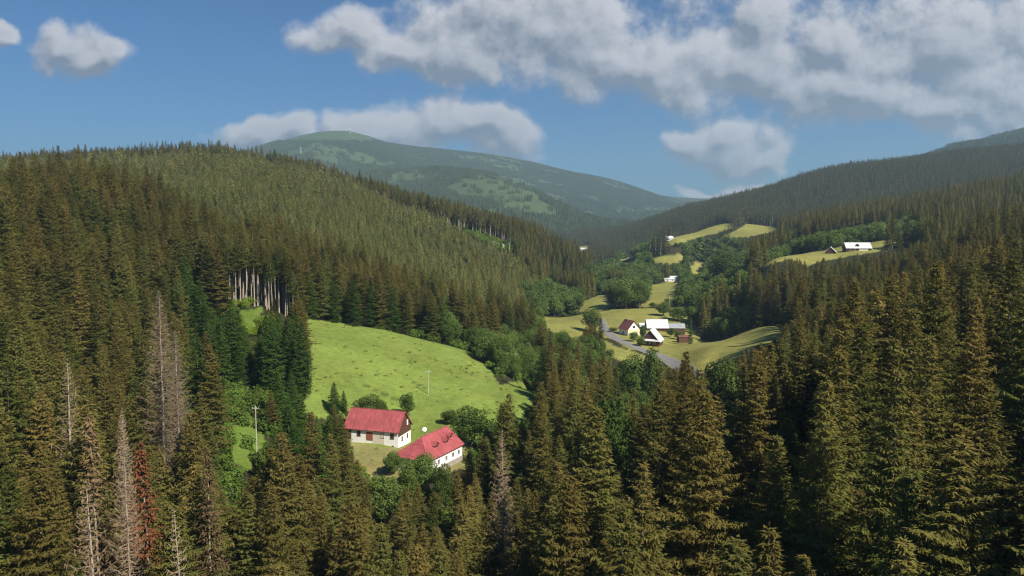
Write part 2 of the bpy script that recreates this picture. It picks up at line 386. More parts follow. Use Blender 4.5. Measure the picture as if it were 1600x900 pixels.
M_ground = ground_mat()
M_needle = foliage_mat('spruce_needles', (0.074, 0.110, 0.026), (0.118, 0.102, 0.028), (0.195, 0.136, 0.042), 0.4, 1.35)
M_needle_green = foliage_mat('green_spruce_needles', (0.034, 0.075, 0.016), (0.06, 0.105, 0.02), (0.09, 0.10, 0.02), 0.3, 1.2)
M_needle_young = foliage_mat('young_spruce_needles', (0.085, 0.115, 0.032), (0.115, 0.122, 0.036), (0.20, 0.145, 0.06), 0.35, 1.7)
M_needle_far = foliage_mat('distant_spruce_needles', (0.062, 0.084, 0.032), (0.075, 0.090, 0.034), (0.11, 0.095, 0.04), 0.3, 1.15)
M_mountain = foliage_mat('mountain_spruce_needles', (0.075, 0.108, 0.045), (0.085, 0.115, 0.045), (0.11, 0.12, 0.05), 0.3, 1.2)
M_leaf = foliage_mat('broad_leaves', (0.050, 0.090, 0.018), (0.085, 0.130, 0.028), (0.14, 0.18, 0.045), 0.35, 1.3)
M_bush = foliage_mat('bush_leaves', (0.075, 0.130, 0.022), (0.10, 0.175, 0.028), (0.15, 0.19, 0.04), 0.35, 1.15)
M_lime = foliage_mat('lime_bush_leaves', (0.15, 0.22, 0.02), (0.17, 0.25, 0.03), (0.2, 0.25, 0.04), 0.35, 1.1)
M_grey = foliage_mat('dead_grey_twigs', (0.31, 0.25, 0.17), (0.35, 0.275, 0.18), (0.27, 0.18, 0.11), 0.1, 1.0)
M_rust = foliage_mat('dead_rusty_needles', (0.20, 0.075, 0.035), (0.22, 0.085, 0.04), (0.16, 0.08, 0.05), 0.2, 1.0)
M_blush = foliage_mat('dying_brown_needles', (0.16, 0.115, 0.06), (0.16, 0.105, 0.055), (0.22, 0.13, 0.07), 0.2, 1.0)
M_bark = plain('spruce_bark', (0.20, 0.155, 0.115), 0.9, var=0.35, scale=2, bump=0.4, streak=(3, 3, 0.4))
M_palebark = plain('pale_weathered_bark', (0.35, 0.29, 0.225), 0.9, var=0.3, scale=2, bump=0.4, streak=(3, 3, 0.4))
M_limebark = plain('grey_bark', (0.17, 0.15, 0.12), 0.9, var=0.3, scale=2, bump=0.3)


# ------------------------------------------------------------ mesh helpers
def mesh_np(name, V, F_, mats, mi=None, tint=None, smooth=False):
    """V (n,3); F_ (m,k) faces of equal size"""
    V = np.asarray(V, np.float32); F_ = np.asarray(F_, np.int32)
    me = bpy.data.meshes.new(name)
    me.vertices.add(len(V)); me.vertices.foreach_set('co', V.ravel())
    me.loops.add(F_.size); me.loops.foreach_set('vertex_index', F_.ravel())
    me.polygons.add(len(F_)); me.polygons.foreach_set('loop_start', np.arange(len(F_), dtype=np.int32) * F_.shape[1])
    for m in mats: me.materials.append(m)
    if mi is not None: me.polygons.foreach_set('material_index', np.asarray(mi, np.int32))
    if smooth: me.polygons.foreach_set('use_smooth', np.ones(len(F_), bool))
    me.update(calc_edges=True)
    if tint is not None:
        a = me.attributes.new('tint', 'FLOAT', 'FACE'); a.data.foreach_set('value', np.asarray(tint, np.float32))
    return me


def link(o, parent=None):
    COL.objects.link(o)
    if parent is not None: o.parent = parent
    return o


def tag(o, label=None, cat=None, group=None, kind=None):
    if label: o['label'] = label
    if cat: o['category'] = cat
    if group: o['group'] = group
    if kind: o['kind'] = kind
    return o


class MB:
    """collects boxes, tubes and polygons and links them as one mesh"""
    def __init__(s): s.v = []; s.f = []
    def poly(s, pts):
        i = len(s.v); s.v += [tuple(p) for p in pts]; s.f.append(list(range(i, i + len(pts)))); return s
    def box(s, x0, x1, y0, y1, z0, z1):
        i = len(s.v)
        s.v += [(x0, y0, z0), (x1, y0, z0), (x1, y1, z0), (x0, y1, z0), (x0, y0, z1), (x1, y0, z1), (x1, y1, z1), (x0, y1, z1)]
        s.f += [[i + a for a in q] for q in ((0, 3, 2, 1), (4, 5, 6, 7), (0, 1, 5, 4), (1, 2, 6, 5), (2, 3, 7, 6), (3, 0, 4, 7))]; return s
    def slab(s, quad, th):
        """a plate of four corners thickened along its normal"""
        a, b, c, d = [Vector(p) for p in quad]
        nrm = (b - a).cross(d - a).normalized() * th
        i = len(s.v); s.v += [tuple(p) for p in (a, b, c, d)] + [tuple(p + nrm) for p in (a, b, c, d)]
        s.f += [[i + q for q in t] for t in ((0, 3, 2, 1), (4, 5, 6, 7), (0, 1, 5, 4), (1, 2, 6, 5), (2, 3, 7, 6), (3, 0, 4, 7))]; return s
    def prism(s, prof, x0, x1):
        """profile in (y,z), extruded along x"""
        i = len(s.v); m = len(prof)
        s.v += [(x0, y, z) for y, z in prof] + [(x1, y, z) for y, z in prof]
        s.f += [[i + q for q in range(m)][::-1], [i + m + q for q in range(m)]]
        s.f += [[i + q, i + (q + 1) % m, i + m + (q + 1) % m, i + m + q] for q in range(m)]; return s
    def tube(s, p0, p1, r0, r1, n=8):
        p0 = Vector(p0); p1 = Vector(p1); d = (p1 - p0).normalized()
        a = d.orthogonal().normalized(); b = d.cross(a); i = len(s.v)
        for p, r in ((p0, r0), (p1, r1)):
            for q in range(n):
                w = 2 * math.pi * q / n; s.v.append(tuple(p + (a * math.cos(w) + b * math.sin(w)) * r))
        s.f += [[i + q, i + (q + 1) % n, i + n + (q + 1) % n, i + n + q] for q in range(n)]
        s.f += [[i + q for q in range(n)][::-1], [i + n + q for q in range(n)]]; return s
    def build(s, name, mat, parent=None, label=None):
        me = bpy.data.meshes.new(name); me.from_pydata(s.v, [], s.f); me.materials.append(mat); me.update()
        o = bpy.data.objects.new(name, me)
        if label: o['label'] = label
        return link(o, parent)


def empty(name, loc, rz=0.0):
    o = bpy.data.objects.new(name, None); o.location = loc; o.rotation_euler = (0, 0, rz); o.empty_display_size = 0.5
    return link(o)


# ------------------------------------------------------------ the ground sheet, cut into neighbouring pieces
nr, nc = SS.shape
VG = np.stack([XX, DD, Z], -1).reshape(-1, 3)
idx = np.arange(nr * nc).reshape(nr, nc)
FG = np.stack([idx[:-1, :-1], idx[:-1, 1:], idx[1:, 1:], idx[1:, :-1]], -1).reshape(-1, 4)
fc = CLS[:-1, :-1].reshape(-1); fD = DD[:-1, :-1].reshape(-1)


def ground_piece(name, mask, label, cat='ground'):
    f = FG[mask]; used, inv = np.unique(f, return_inverse=True)
    me = mesh_np(name, VG[used], inv.reshape(f.shape), [M_ground], smooth=True)
    a = me.attributes.new('gcol', 'FLOAT_COLOR', 'POINT')
    a.data.foreach_set('color', np.concatenate([gc.reshape(-1, 3)[used], np.ones((len(used), 1))], 1).astype(np.float32).ravel())
    return tag(link(bpy.data.objects.new(name, me)), label, cat, kind='structure')


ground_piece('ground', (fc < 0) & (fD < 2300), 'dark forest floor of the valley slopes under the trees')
ground_piece('meadow', (fc >= 0), 'green meadow and hay fields between the woods', 'meadow')
ground_piece('mountains', (fc < 0) & (fD >= 2300), 'far wooded mountains with a bald rounded summit', 'mountains')


# ------------------------------------------------------------ trees: meshes
def unit(a): return a / np.maximum(np.linalg.norm(a, axis=-1, keepdims=True), 1e-9)


def spruce_crown(seed, H=28.0, Rr=3.6, cb=0.12, nb=230, seg=0.42, hang=0.8, top_brown=0.8, ragged=0.25, low=False, fine=1.0):
    """needle-covered boughs: each bough is a drooping line of small side twigs and hanging twigs"""
    q = np.random.default_rng(seed)
    V = []; Tn = []
    shape = 0.72 + 0.25 * q.random(); gap = q.random(8) * 2 * math.pi
    for b in range(nb):
        f = ((b + q.random()) / nb) ** 0.92 if low else (((b // 6) * 6 + 1.9 * q.random()) / nb) ** 0.92
        h = H * (cb + (1 - cb) * f)
        az = b * 2.39996 + q.normal(0, 0.25)
        ff = (1 - f)
        L = Rr * (min(1, ff * 1.55) ** shape) * (1 - 0.30 * max(0, ff - 0.75) * 4 * q.random()) * (1 + q.normal(0, ragged * 0.6)) + 0.12
        L *= 1 - 0.22 * (0.5 + 0.5 * math.sin(2 * az + gap[int(f * 7.99)]))
        if q.random() < 0.05: L *= 0.35
        L = max(L, 0.15)
        el = -0.32 + 0.95 * f ** 1.6 + q.normal(0, 0.08)
        ns = max(3, int(L / seg))
        t0 = np.linspace(0.12 if f > 0.5 else 0.22, 1.0, ns + 1)
        d = np.array([math.cos(az), math.sin(az), 0.0]); pe = np.array([-d[1], d[0], 0.0])
        P = d * (L * t0)[:, None]; P[:, 2] = h + L * (np.tan(el) * t0 - 0.30 * t0 + 0.30 * t0 ** 2.2)
        P += pe * (q.normal(0, 0.04) * L * t0 ** 2)[:, None]
        browny = np.clip((f - 0.45) * 1.9, 0, 1) * top_brown
        for i in range(ns):
            p0, p1 = P[i], P[i + 1]; t = t0[i]; mid = (p0 + p1) / 2
            wd = (0.18 + 0.34 * min(L, 3.6) * (1 - 0.75 * t) * min(1, t * 2.2 + 0.3))
            if low:
                for sd in (-1, 1):
                    w = min((0.34 + 0.34 * min(L, 3.5) * (1 - 0.72 * t)) * (0.6 + 0.7 * q.random()), 1.25)
                    tip = mid + pe * sd * w + d * w * 0.55; tip[2] -= w * (0.18 + 0.55 * q.random())
                    V += [p0, p1 + d * 0.12, tip]; Tn.append(0.22 * q.random() + browny * q.random())
                w = hang * (0.35 + 0.65 * q.random()) * (0.45 + 0.55 * min(1, L / 2.5)) * (1 - 0.35 * t)
                o = pe * q.normal(0, 0.22 + 0.1 * w); tip = mid + o * 1.2 + d * q.normal(0.05, 0.12); tip[2] -= w
                V += [p0 + o * 0.5, p1 + o * 0.5 + pe * 0.10 * q.normal(), tip]; Tn.append(0.25 * q.random() + browny * q.random() + 0.15)
                continue
            nl = max(2, int((1.6 + wd * 3.6) * fine ** 1.6))
            for _ in range(nl):            # small sprays spread over the width of the bough
                of = q.uniform(-1, 1); p = mid + pe * of * wd + d * q.uniform(-.12, .12); p[2] -= abs(of) * wd * 0.42 + q.random() * 0.05
                dr = pe * (np.sign(of) * 0.7 + q.normal(0, .35)) + d * (0.55 + q.normal(0, .3)); dr[2] -= 0.35 + q.normal(0, .25); dr /= np.linalg.norm(dr)
                ln = (0.34 + 0.36 * q.random()) / fine ** 0.6; bw = (0.13 + 0.09 * q.random()) / fine; sdv = d if q.random() < .5 else pe
                V += [p - sdv * bw, p + sdv * bw, p + dr * ln]; Tn.append(0.25 * q.random() + browny * q.random() + (0.12 if abs(of) > .7 else 0))
                if q.random() < 0.55:      # twig hanging from it
                    w = hang * (0.25 + 0.55 * q.random()) * (0.4 + 0.6 * min(1, L / 2.5)) * (1 - 0.35 * t); sdv = d if q.random() < .5 else pe
                    bw = (0.10 + 0.08 * q.random()) / fine; tip = p + pe * q.normal(0, .08) + d * q.normal(0, .08); tip[2] -= w
                    V += [p - sdv * bw, p + sdv * bw, tip]; Tn.append(0.3 * q.random() + browny * q.random() + 0.1)
        e = P[-1]; w = 0.3
        V += [e - pe * 0.12, e + pe * 0.12, e + d * w + np.array([0, 0, 0.06])]; Tn.append(0.4 + browny * 0.5)
    for i in range(10):       # leader
        z = H * (1 - 0.018 * i); w = 0.10 + 0.055 * i; a = q.random() * 6.28
        d = np.array([math.cos(a), math.sin(a), 0])
        V += [np.array([0, 0, z - 0.25]), np.array([0, 0, z + 0.12]), np.array([0, 0, z + 0.1]) + d * w * 1.4]; Tn.append(top_brown * 0.6)
    V = np.array(V); return V, np.arange(len(V)).reshape(-1, 3), np.clip(np.array(Tn), 0, 1)


def trunk_geo(H, r0=0.26, n=7, top=0.97, rings=6, seed=0, bend=0.15):
    q = np.random.default_rng(seed); V = []; Fq = []
    ox, oy = q.normal(0, bend, 2)
    for j in range(rings):
        t = j / (rings - 1); z = -1.5 + (H * top + 1.5) * t; r = r0 * (1 - t) ** 0.8 + 0.025
        if j == 0: r *= 1.35
        for i in range(n):
            a = 2 * math.pi * i / n; V.append((ox * math.sin(t * 3.1) + r * math.cos(a), oy * math.sin(t * 3.1) + r * math.sin(a), z))
    for j in range(rings - 1):
        for i in range(n):
            a = j * n + i; b = j * n + (i + 1) % n; Fq += [(a, b, b + n), (a, b + n, a + n)]
    return np.array(V), np.array(Fq)


def dead_crown(seed, H=26.0, Rr=2.6, cb=0.15, nb=170, fine=6, up=0.1, wid=0.035):
    """bare boughs and twigs as thin three-sided slivers"""
    q = np.random.default_rng(seed); V = []; Tn = []
    def sliver(a, b, w):
        d = b - a; pe = np.cross(d, (0.1, 0.2, 1.0)); pe /= np.linalg.norm(pe) + 1e-9; p2 = np.cross(d, pe); p2 /= np.linalg.norm(p2) + 1e-9
        V.extend([a - pe * w, a + pe * w, b]); Tn.append(q.random() * 0.7)
        V.extend([a - p2 * w, a + p2 * w, b]); Tn.append(q.random() * 0.7)
    for b in range(nb):
        f = (b + q.random()) / nb; h = H * (cb + (1 - cb) * f); az = b * 2.39996 + q.normal(0, 0.3)
        L = Rr * (min(1, (1 - f) * 1.5) ** 0.8) * (0.5 + 0.6 * q.random()) + 0.15
        d = np.array([math.cos(az), math.sin(az), 0.0]); pe = np.array([-d[1], d[0], 0])
        a = np.array([0, 0, h]); e1 = a + d * L * 0.55 + np.array([0, 0, L * (-0.15 + up)]); e2 = a + d * L + np.array([0, 0, L * (-0.05 + up * 2.2)])
        sliver(a, e1 + (e1 - a) * 0.1, wid * 1.5); sliver(e1, e2, wid)
        for i in range(int(fine * (0.4 + L / Rr))):
            t = 0.15 + 0.85 * q.random(); p = a + (e1 - a) * (t / 0.55) if t < 0.55 else e1 + (e2 - e1) * ((t - 0.55) / 0.45)
            w = (0.3 + 0.5 * q.random()) * min(1, L / 1.5)
            tip = p + pe * w * q.choice((-1, 1)) * 0.8 + d * w * 0.5 + np.array([0, 0, w * q.normal(-0.25, 0.35)])
            sliver(p, tip, wid * 0.7)
    V = np.array(V); return V, np.arange(len(V)).reshape(-1, 3), np.array(Tn)


def leaf_crown(seed, H=14.0, Rr=4.6, cb=0.22, n=5200, size=0.42, lobes=13, tall=0.5):
    """leaf clumps scattered over and inside many overlapping lobes"""
    q = np.random.default_rng(seed)
    cz = H * (cb + (1 - cb) * 0.5); hz = H * (1 - cb) * 0.5
    C = []; Rl = []
    for i in range(lobes):
        f = (i + 0.5) / lobes; z = -1 + 2 * f; a = i * 2.4 + q.random()
        rr = math.sqrt(max(0.0, 1 - z * z)) * (0.45 + 0.25 * q.random())
        C.append((Rr * rr * math.cos(a), Rr * rr * math.sin(a), cz + hz * z * 0.66)); Rl.append((0.36 + 0.20 * q.random()) * Rr)
    C.append((0, 0, cz)); Rl.append(Rr * 0.6)
    C = np.array(C); Rl = np.array(Rl)
    pi = Rl ** 2 / (Rl ** 2).sum(); w = q.choice(len(C), n, p=pi)
    dr = unit(q.normal(size=(n, 3))); rad = Rl[w] * (0.70 + 0.38 * q.random(n) ** 0.7)
    P = C[w] + dr * rad[:, None] * np.array([1, 1, tall * 1.6])
    keep = P[:, 2] > H * cb * 0.6; P = P[keep]; dr = dr[keep]; w = w[keep]; n = len(P)
    nrm = unit(dr * 1.1 + q.normal(size=(n, 3)) * 0.55 + np.array([0, 0, 0.35]))
    a1 = unit(np.cross(nrm, q.normal(size=(n, 3)))); a2 = np.cross(nrm, a1)
    sz = size * (0.5 + 0.8 * q.random(n))[:, None]
    V = np.stack([P - a1 * sz * 0.5, P + a2 * sz * 0.42 - a1 * sz * 0.1, P + a1 * sz * 0.6, P - a2 * sz * 0.42], 1).reshape(-1, 3)
    return V, np.arange(len(V)).reshape(-1, 4), np.clip(q.random(n) * 0.6 + q.random(len(C))[w] * 0.4, 0, 1)


def limbs_geo(H, Rr, seed, r0=0.28):
    V, F3 = trunk_geo(H * 0.75, r0, 7, 1.0, 5, seed, 0.3)
    q = np.random.default_rng(seed); V = [V]; Fs = [F3]; off = len(V[0])
    for i in range(7):
        a = i * 2.4 + q.random(); z0 = H * (0.25 + 0.06 * i); L = Rr * (0.75 - 0.05 * i)
        p0 = np.array([0, 0, z0]); p1 = np.array([math.cos(a) * L, math.sin(a) * L, z0 + L * 0.9])
        d = unit(p1 - p0); s1 = unit(np.cross(d, (0, 0, 1.0))); s2 = np.cross(d, s1); ring = []
        for p, r in ((p0, r0 * 0.45), (p1, 0.03)):
            for j in range(4): ring.append(p + (s1 * math.cos(j * 1.571) + s2 * math.sin(j * 1.571)) * r)
        V.append(np.array(ring)); f = []
        for j in range(4): f += [(off + j, off + (j + 1) % 4, off + 4 + (j + 1) % 4), (off + j, off + 4 + (j + 1) % 4, off + 4 + j)]
        Fs.append(np.array(f)); off += 8
    return np.concatenate(V), np.concatenate(Fs)


def tri(F_):
    if F_.shape[1] == 3: return F_
    return np.concatenate([F_[:, [0, 1, 2]], F_[:, [0, 2, 3]]])


class Kind:
    """one tree shape: a crown mesh and a trunk mesh, and (for forests seen as one mass) both joined"""
    def __init__(s, name, H, crown, trunk, cm, tm):
        s.name = name; s.H = H; s.c = crown; s.t = trunk; s.cm = cm; s.tm = tm; s._cm = s._tm = s._j = None
    def crown_mesh(s):
        if s._cm is None: s._cm = mesh_np(s.name + '_crown', s.c[0], s.c[1], [s.cm], tint=s.c[2])
        return s._cm
    def trunk_mesh(s):
        if s._tm is None: s._tm = mesh_np(s.name + '_trunk', s.t[0], s.t[1], [s.tm], smooth=True)
        return s._tm
    def joined(s):
        if s._j is None:
            cf = tri(s.c[1]); ct = s.c[2] if s.c[1].shape[1] == 3 else np.concatenate([s.c[2], s.c[2]])
            if s.t is None: V, Fa, mi, tn = s.c[0], cf, np.zeros(len(cf)), ct
            else:
                V = np.concatenate([s.c[0], s.t[0]]); Fa = np.concatenate([cf, s.t[1] + len(s.c[0])])
                mi = np.r_[np.zeros(len(cf)), np.ones(len(s.t[1]))]; tn = np.r_[ct, np.zeros(len(s.t[1]))]
            s._j = mesh_np(s.name, V, Fa, [s.cm, s.tm], mi, tn)
        return s._j


SPR = [Kind('spruce', 28, spruce_crown(i, 28, r_, c_, nb_, 0.25, ragged=0.42), trunk_geo(28, 0.27, seed=i), M_needle, M_bark)
       for i, (r_, c_, nb_) in enumerate(((3.9, .10, 228), (3.4, .14, 216), (4.3, .08, 234), (3.1, .16, 210), (3.7, .06, 222)))]
SPN = [Kind('near_spruce', 28, spruce_crown(10 + i, 28, r_, c_, nb_, 0.25, ragged=0.45, fine=1.65), trunk_geo(28, 0.27, seed=i), M_needle, M_bark)
       for i, (r_, c_, nb_) in enumerate(((3.7, .08, 222), (4.2, .06, 234), (3.3, .10, 210)))]
SPG = [Kind('green_spruce', 22, spruce_crown(20 + i, 22, r_, 0.03, 210, 0.26, 0.5, 0.15, 0.15), trunk_geo(22, 0.22, seed=i), M_needle_green, M_bark) for i, r_ in enumerate((4.2, 3.6))]
SPE = [Kind('edge_spruce', 28, spruce_crown(30 + i, 28, 2.7, 0.60, 120, 0.42), trunk_geo(28, 0.26, seed=i), M_needle, M_palebark) for i in range(2)]
DGR = [Kind('dead_spruce', 26, dead_crown(40, 27, 3.6, .12, 330, 13, 0.12, 0.036), trunk_geo(27, 0.24, seed=4), M_grey, M_palebark),
       Kind('bare_snag', 20, dead_crown(41, 20, 2.2, .3, 110, 5, 0.22, 0.04), trunk_geo(20, 0.2, seed=5), M_grey, M_palebark)]
DRU = [Kind('rusty_spruce', 22, spruce_crown(45, 22, 2.5, .2, 190, 0.42, 0.5, 0.6), trunk_geo(22, 0.2, seed=6), M_rust, M_palebark),
       Kind('dying_spruce', 24, spruce_crown(46, 24, 2.6, .2, 170, 0.46, 0.5, 0.6), trunk_geo(24, 0.2, seed=7), M_blush, M_palebark)]
LEA = [Kind('leafy_tree', 14, leaf_crown(50 + i, 14, r_, c_, 5200, 0.46, l_, tl), limbs_geo(14, r_, i), M_leaf, M_limebark)
       for i, (r_, c_, l_, tl) in enumerate(((4.6, .16, 14, .5), (5.2, .12, 17, .5), (3.9, .12, 12, .75), (4.4, .2, 11, .6)))]
BUS = [Kind('bush', 3, leaf_crown(60 + i, 3, 1.9, 0.0, 420, 0.42, 6, .5), limbs_geo(3, 1.2, i, 0.06), M_bush, M_limebark) for i in range(2)]
LIM = [Kind('lime_bush', 4, leaf_crown(63 + i, 4, 2.6, 0.0, 900, 0.36, 8, .5), limbs_geo(4, 1.2, i, 0.06), M_lime, M_limebark) for i in range(1)]
# the same shapes with fewer, larger twigs for the distance
SPM = [Kind('mid_spruce', 28, spruce_crown(70 + i, 28, r_, .12, 120, 0.85, 1.2, .8, .25, True), trunk_geo(28, 0.3, 4, rings=3, seed=i), M_needle, M_bark) for i, r_ in enumerate((3.9, 3.3, 3.6))]
SME = [Kind('mid_edge_spruce', 26, spruce_crown(75 + i, 26, 2.9, .55, 70, 0.85, 1.2, .8, .25, True), trunk_geo(26, 0.36, 4, rings=3, seed=i), M_needle, M_palebark) for i in range(2)]
YNG = [Kind('young_spruce', 9, spruce_crown(80 + i, 9, 1.75, .02, 46, 0.7, 0.7, .7, .2, True), None, M_needle_young, M_bark) for i in range(3)]
FAR = [Kind('far_spruce', 25, spruce_crown(90 + i, 25, 4.0, .08, 34, 1.9, 2.6, .5, .3, True), trunk_geo(25, 0.4, 3, rings=2, seed=i), M_needle_far, M_bark) for i in range(3)]
LEM = [Kind('mid_leafy_tree', 14, leaf_crown(95 + i, 14, 4.8, .14, 900, 1.05, 12, .55), limbs_geo(14, 4, i), M_leaf, M_limebark) for i in range(3)]
LEF = [Kind('far_leafy_tree', 13, leaf_crown(99 + i, 13, 5.2, .1, 240, 2.0, 9, .5), trunk_geo(8, 0.4, 3, rings=2), M_leaf, M_limebark) for i in range(2)]


def clump_geo(seed, n=9, rad=13, H=18, leafy=False):
    q = np.random.default_rng(seed); V = []; Tn = []
    for i in range(n):
        a = i * 2.4; r = rad * math.sqrt((i + .5) / n); x, y = r * math.cos(a) + q.normal(), r * math.sin(a) + q.normal()
        h = H * (0.7 + 0.5 * q.random()); w = h * (0.17 if not leafy else 0.3)
        for j in range(5):
            z0 = h * (0.05 + 0.17 * j); z1 = z0 + h * 0.36; ww = w * (1 - j * 0.17)
            a0 = q.random() * 6
            for m_ in range(4):
                b0 = a0 + m_ * 1.571; b1 = b0 + 1.75
                V += [(x + ww * math.cos(b0), y + ww * math.sin(b0), z0 - (5 if j == 0 else 0)), (x + ww * math.cos(b1), y + ww * math.sin(b1), z0 - (5 if j == 0 else q.random())), (x + q.normal() * .2, y + q.normal() * .2, min(z1, h))]
                Tn.append(q.random())
    V = np.array(V, float); return V, np.arange(len(V)).reshape(-1, 3), np.array(Tn)


CLU = [Kind('spruce_clump', 18, clump_geo(i), None, M_mountain, M_bark) for i in range(3)]


# ------------------------------------------------------------ forests seen as one mass: one object each
def forest(name, kinds, P, sc, rot, ki, label, cat):
    """P (n,3) feet, sc (n,3) scales, rot (n) turns, ki (n) which kind"""
    if len(P) == 0: return
    src = bpy.data.collections.new(name + '_sources')
    for i, kd in enumerate(kinds):
        src.objects.link(bpy.data.objects.new('%s_source_%02d' % (name, i), kd.joined()))
    me = bpy.data.meshes.new(name); me.vertices.add(len(P)); me.vertices.foreach_set('co', np.asarray(P, np.float32).ravel())
    a = me.attributes.new('tree_scale', 'FLOAT_VECTOR', 'POINT'); a.data.foreach_set('vector', np.asarray(sc, np.float32).ravel())
    r3 = np.zeros((len(P), 3), np.float32); r3[:, 2] = rot; r3[:, :2] = rng.normal(0, 0.02, (len(P), 2))
    a = me.attributes.new('tree_turn', 'FLOAT_VECTOR', 'POINT'); a.data.foreach_set('vector', r3.ravel())
    a = me.attributes.new('tree_kind', 'INT', 'POINT'); a.data.foreach_set('value', np.asarray(ki, np.int32))
    me.update(); o = link(bpy.data.objects.new(name, me)); tag(o, label, cat, kind='stuff')
    ng = bpy.data.node_groups.new(name, 'GeometryNodeTree')
    ng.interface.new_socket('Geometry', in_out='INPUT', socket_type='NodeSocketGeometry')
    ng.interface.new_socket('Geometry', in_out='OUTPUT', socket_type='NodeSocketGeometry')
    N = ng.nodes; L = ng.links
    gi = N.new('NodeGroupInput'); go = N.new('NodeGroupOutput')
    mp = N.new('GeometryNodeMeshToPoints'); ip = N.new('GeometryNodeInstanceOnPoints'); ci = N.new('GeometryNodeCollectionInfo')
    ci.inputs['Collection'].default_value = src; ci.inputs['Separate Children'].default_value = True; ci.inputs['Reset Children'].default_value = True
    L.new(gi.outputs[0], mp.inputs['Mesh']); L.new(mp.outputs[0], ip.inputs['Points']); L.new(ci.outputs[0], ip.inputs['Instance'])
    ip.inputs['Pick Instance'].default_value = True
    for nm, typ, sock in (('tree_scale', 'FLOAT_VECTOR', 'Scale'), ('tree_turn', 'FLOAT_VECTOR', 'Rotation'), ('tree_kind', 'INT', 'Instance Index')):
        na = N.new('GeometryNodeInputNamedAttribute'); na.data_type = typ; na.inputs['Name'].default_value = nm
        so_ = [x for x in na.outputs if x.enabled and x.name == 'Attribute'][0]
        L.new(so_, ip.inputs[sock])
    L.new(ip.outputs[0], go.inputs[0])
    md = o.modifiers.new('trees', 'NODES'); md.node_group = ng
    return o


# ------------------------------------------------------------ where trees stand
def jitter(d0, d1, sp, s0=-0.95, s1=0.95):
    """jittered grid over the fan between two depths"""
    X = np.arange(s0 * d1, s1 * d1, sp); Y = np.arange(d0, d1, sp)
    x, y = np.meshgrid(X, Y); x = x + rng.uniform(-.42, .42, x.shape) * sp; y = y + rng.uniform(-.42, .42, y.shape) * sp
    x[1::2] += sp * 0.5
    x = x.ravel(); y = y.ravel(); s = x / y
    m = (s > s0) & (s < s1) & (y >= d0) & (y < d1)
    return x[m], y[m]


TM = [TMAX]
def place(x, y, h, margin=0.004):
    """drop those wholly hidden behind nearer ground; returns s, t, z of what is left"""
    s = x / y; z = gz(x, y); t = z / y
    vis = (z + h) / y > look(TMAX, s, y * 0.985) - margin
    return vis, s, t, z


# lines of sight that the photo shows open: (depth, outline); a nearer tree may not cover them
OPEN = [(205, [(548, 636), (640, 640), (641, 694), (612, 697), (556, 686)]), (195, [(634, 700), (700, 664), (726, 690), (720, 722), (660, 725), (632, 715)]),
        (200, [(556, 684), (606, 694), (604, 712), (578, 732), (560, 712)]),
        (300, [(478, 505), (520, 503), (600, 515), (700, 540), (765, 575), (783, 604), (800, 590), (838, 606), (832, 625), (806, 650), (795, 618), (780, 632), (770, 648), (712, 660), (655, 645), (640, 640), (545, 640), (540, 603), (506, 603), (500, 650), (476, 640), (490, 560)]),
        (185, [(352, 668), (400, 650), (418, 690), (395, 738), (365, 715)]), (270, [(380, 480), (405, 484), (404, 506), (378, 506)]), (285, [(322, 408), (456, 412), (456, 468), (322, 468)]),
        (430, [(940, 503), (956, 500), (960, 515), (1000, 540), (1048, 552), (1062, 568), (1052, 574), (1000, 552), (965, 537), (943, 515)]),
        (430, [(958, 515), (975, 498), (1062, 496), (1062, 530), (1045, 540), (1000, 540), (966, 526)]),
        (470, [(850, 498), (905, 492), (908, 520), (860, 516)]), (470, [(945, 500), (942, 488), (1000, 480), (1065, 470), (1070, 478), (1030, 482), (1020, 495), (975, 500)]),
        (370, [(895, 526), (935, 527), (960, 545), (985, 562), (955, 555), (915, 535)]),
        (340, [(1065, 540), (1110, 526), (1165, 518), (1225, 508), (1220, 525), (1160, 545), (1150, 556), (1095, 572), (1080, 560), (1062, 565), (1045, 552)]),
        (600, [(912, 470), (950, 462), (954, 476), (912, 484)]), (800, [(1017, 445), (1060, 438), (1058, 452), (1045, 465), (1018, 468)]), (880, [(1036, 430), (1063, 430), (1062, 440), (1040, 440)]),
        (1000, [(1080, 415), (1100, 412), (1098, 424), (1082, 428)]), (1400, [(968, 404), (990, 401), (992, 408), (970, 411)]), (1350, [(1020, 402), (1065, 399), (1063, 409), (1022, 409)]),
        (1900, [(904, 384), (920, 383), (920, 390), (906, 390)]),
        (1300, [(1045, 378), (1065, 367), (1095, 354), (1110, 352), (1143, 351), (1118, 362), (1090, 370), (1060, 378)]), (1300, [(1140, 366), (1165, 352), (1215, 357), (1195, 364), (1150, 370)]),
        (560, [(1160, 412), (1180, 410), (1240, 398), (1284, 394), (1290, 386), (1370, 378), (1450, 368), (1440, 374), (1368, 394), (1300, 400), (1280, 407), (1235, 402), (1180, 416)]),
        (745, [(700, 350), (765, 372), (800, 392), (810, 402), (780, 392), (740, 375)]), (810, [(650, 318), (775, 352), (770, 368), (690, 345), (655, 330)])]



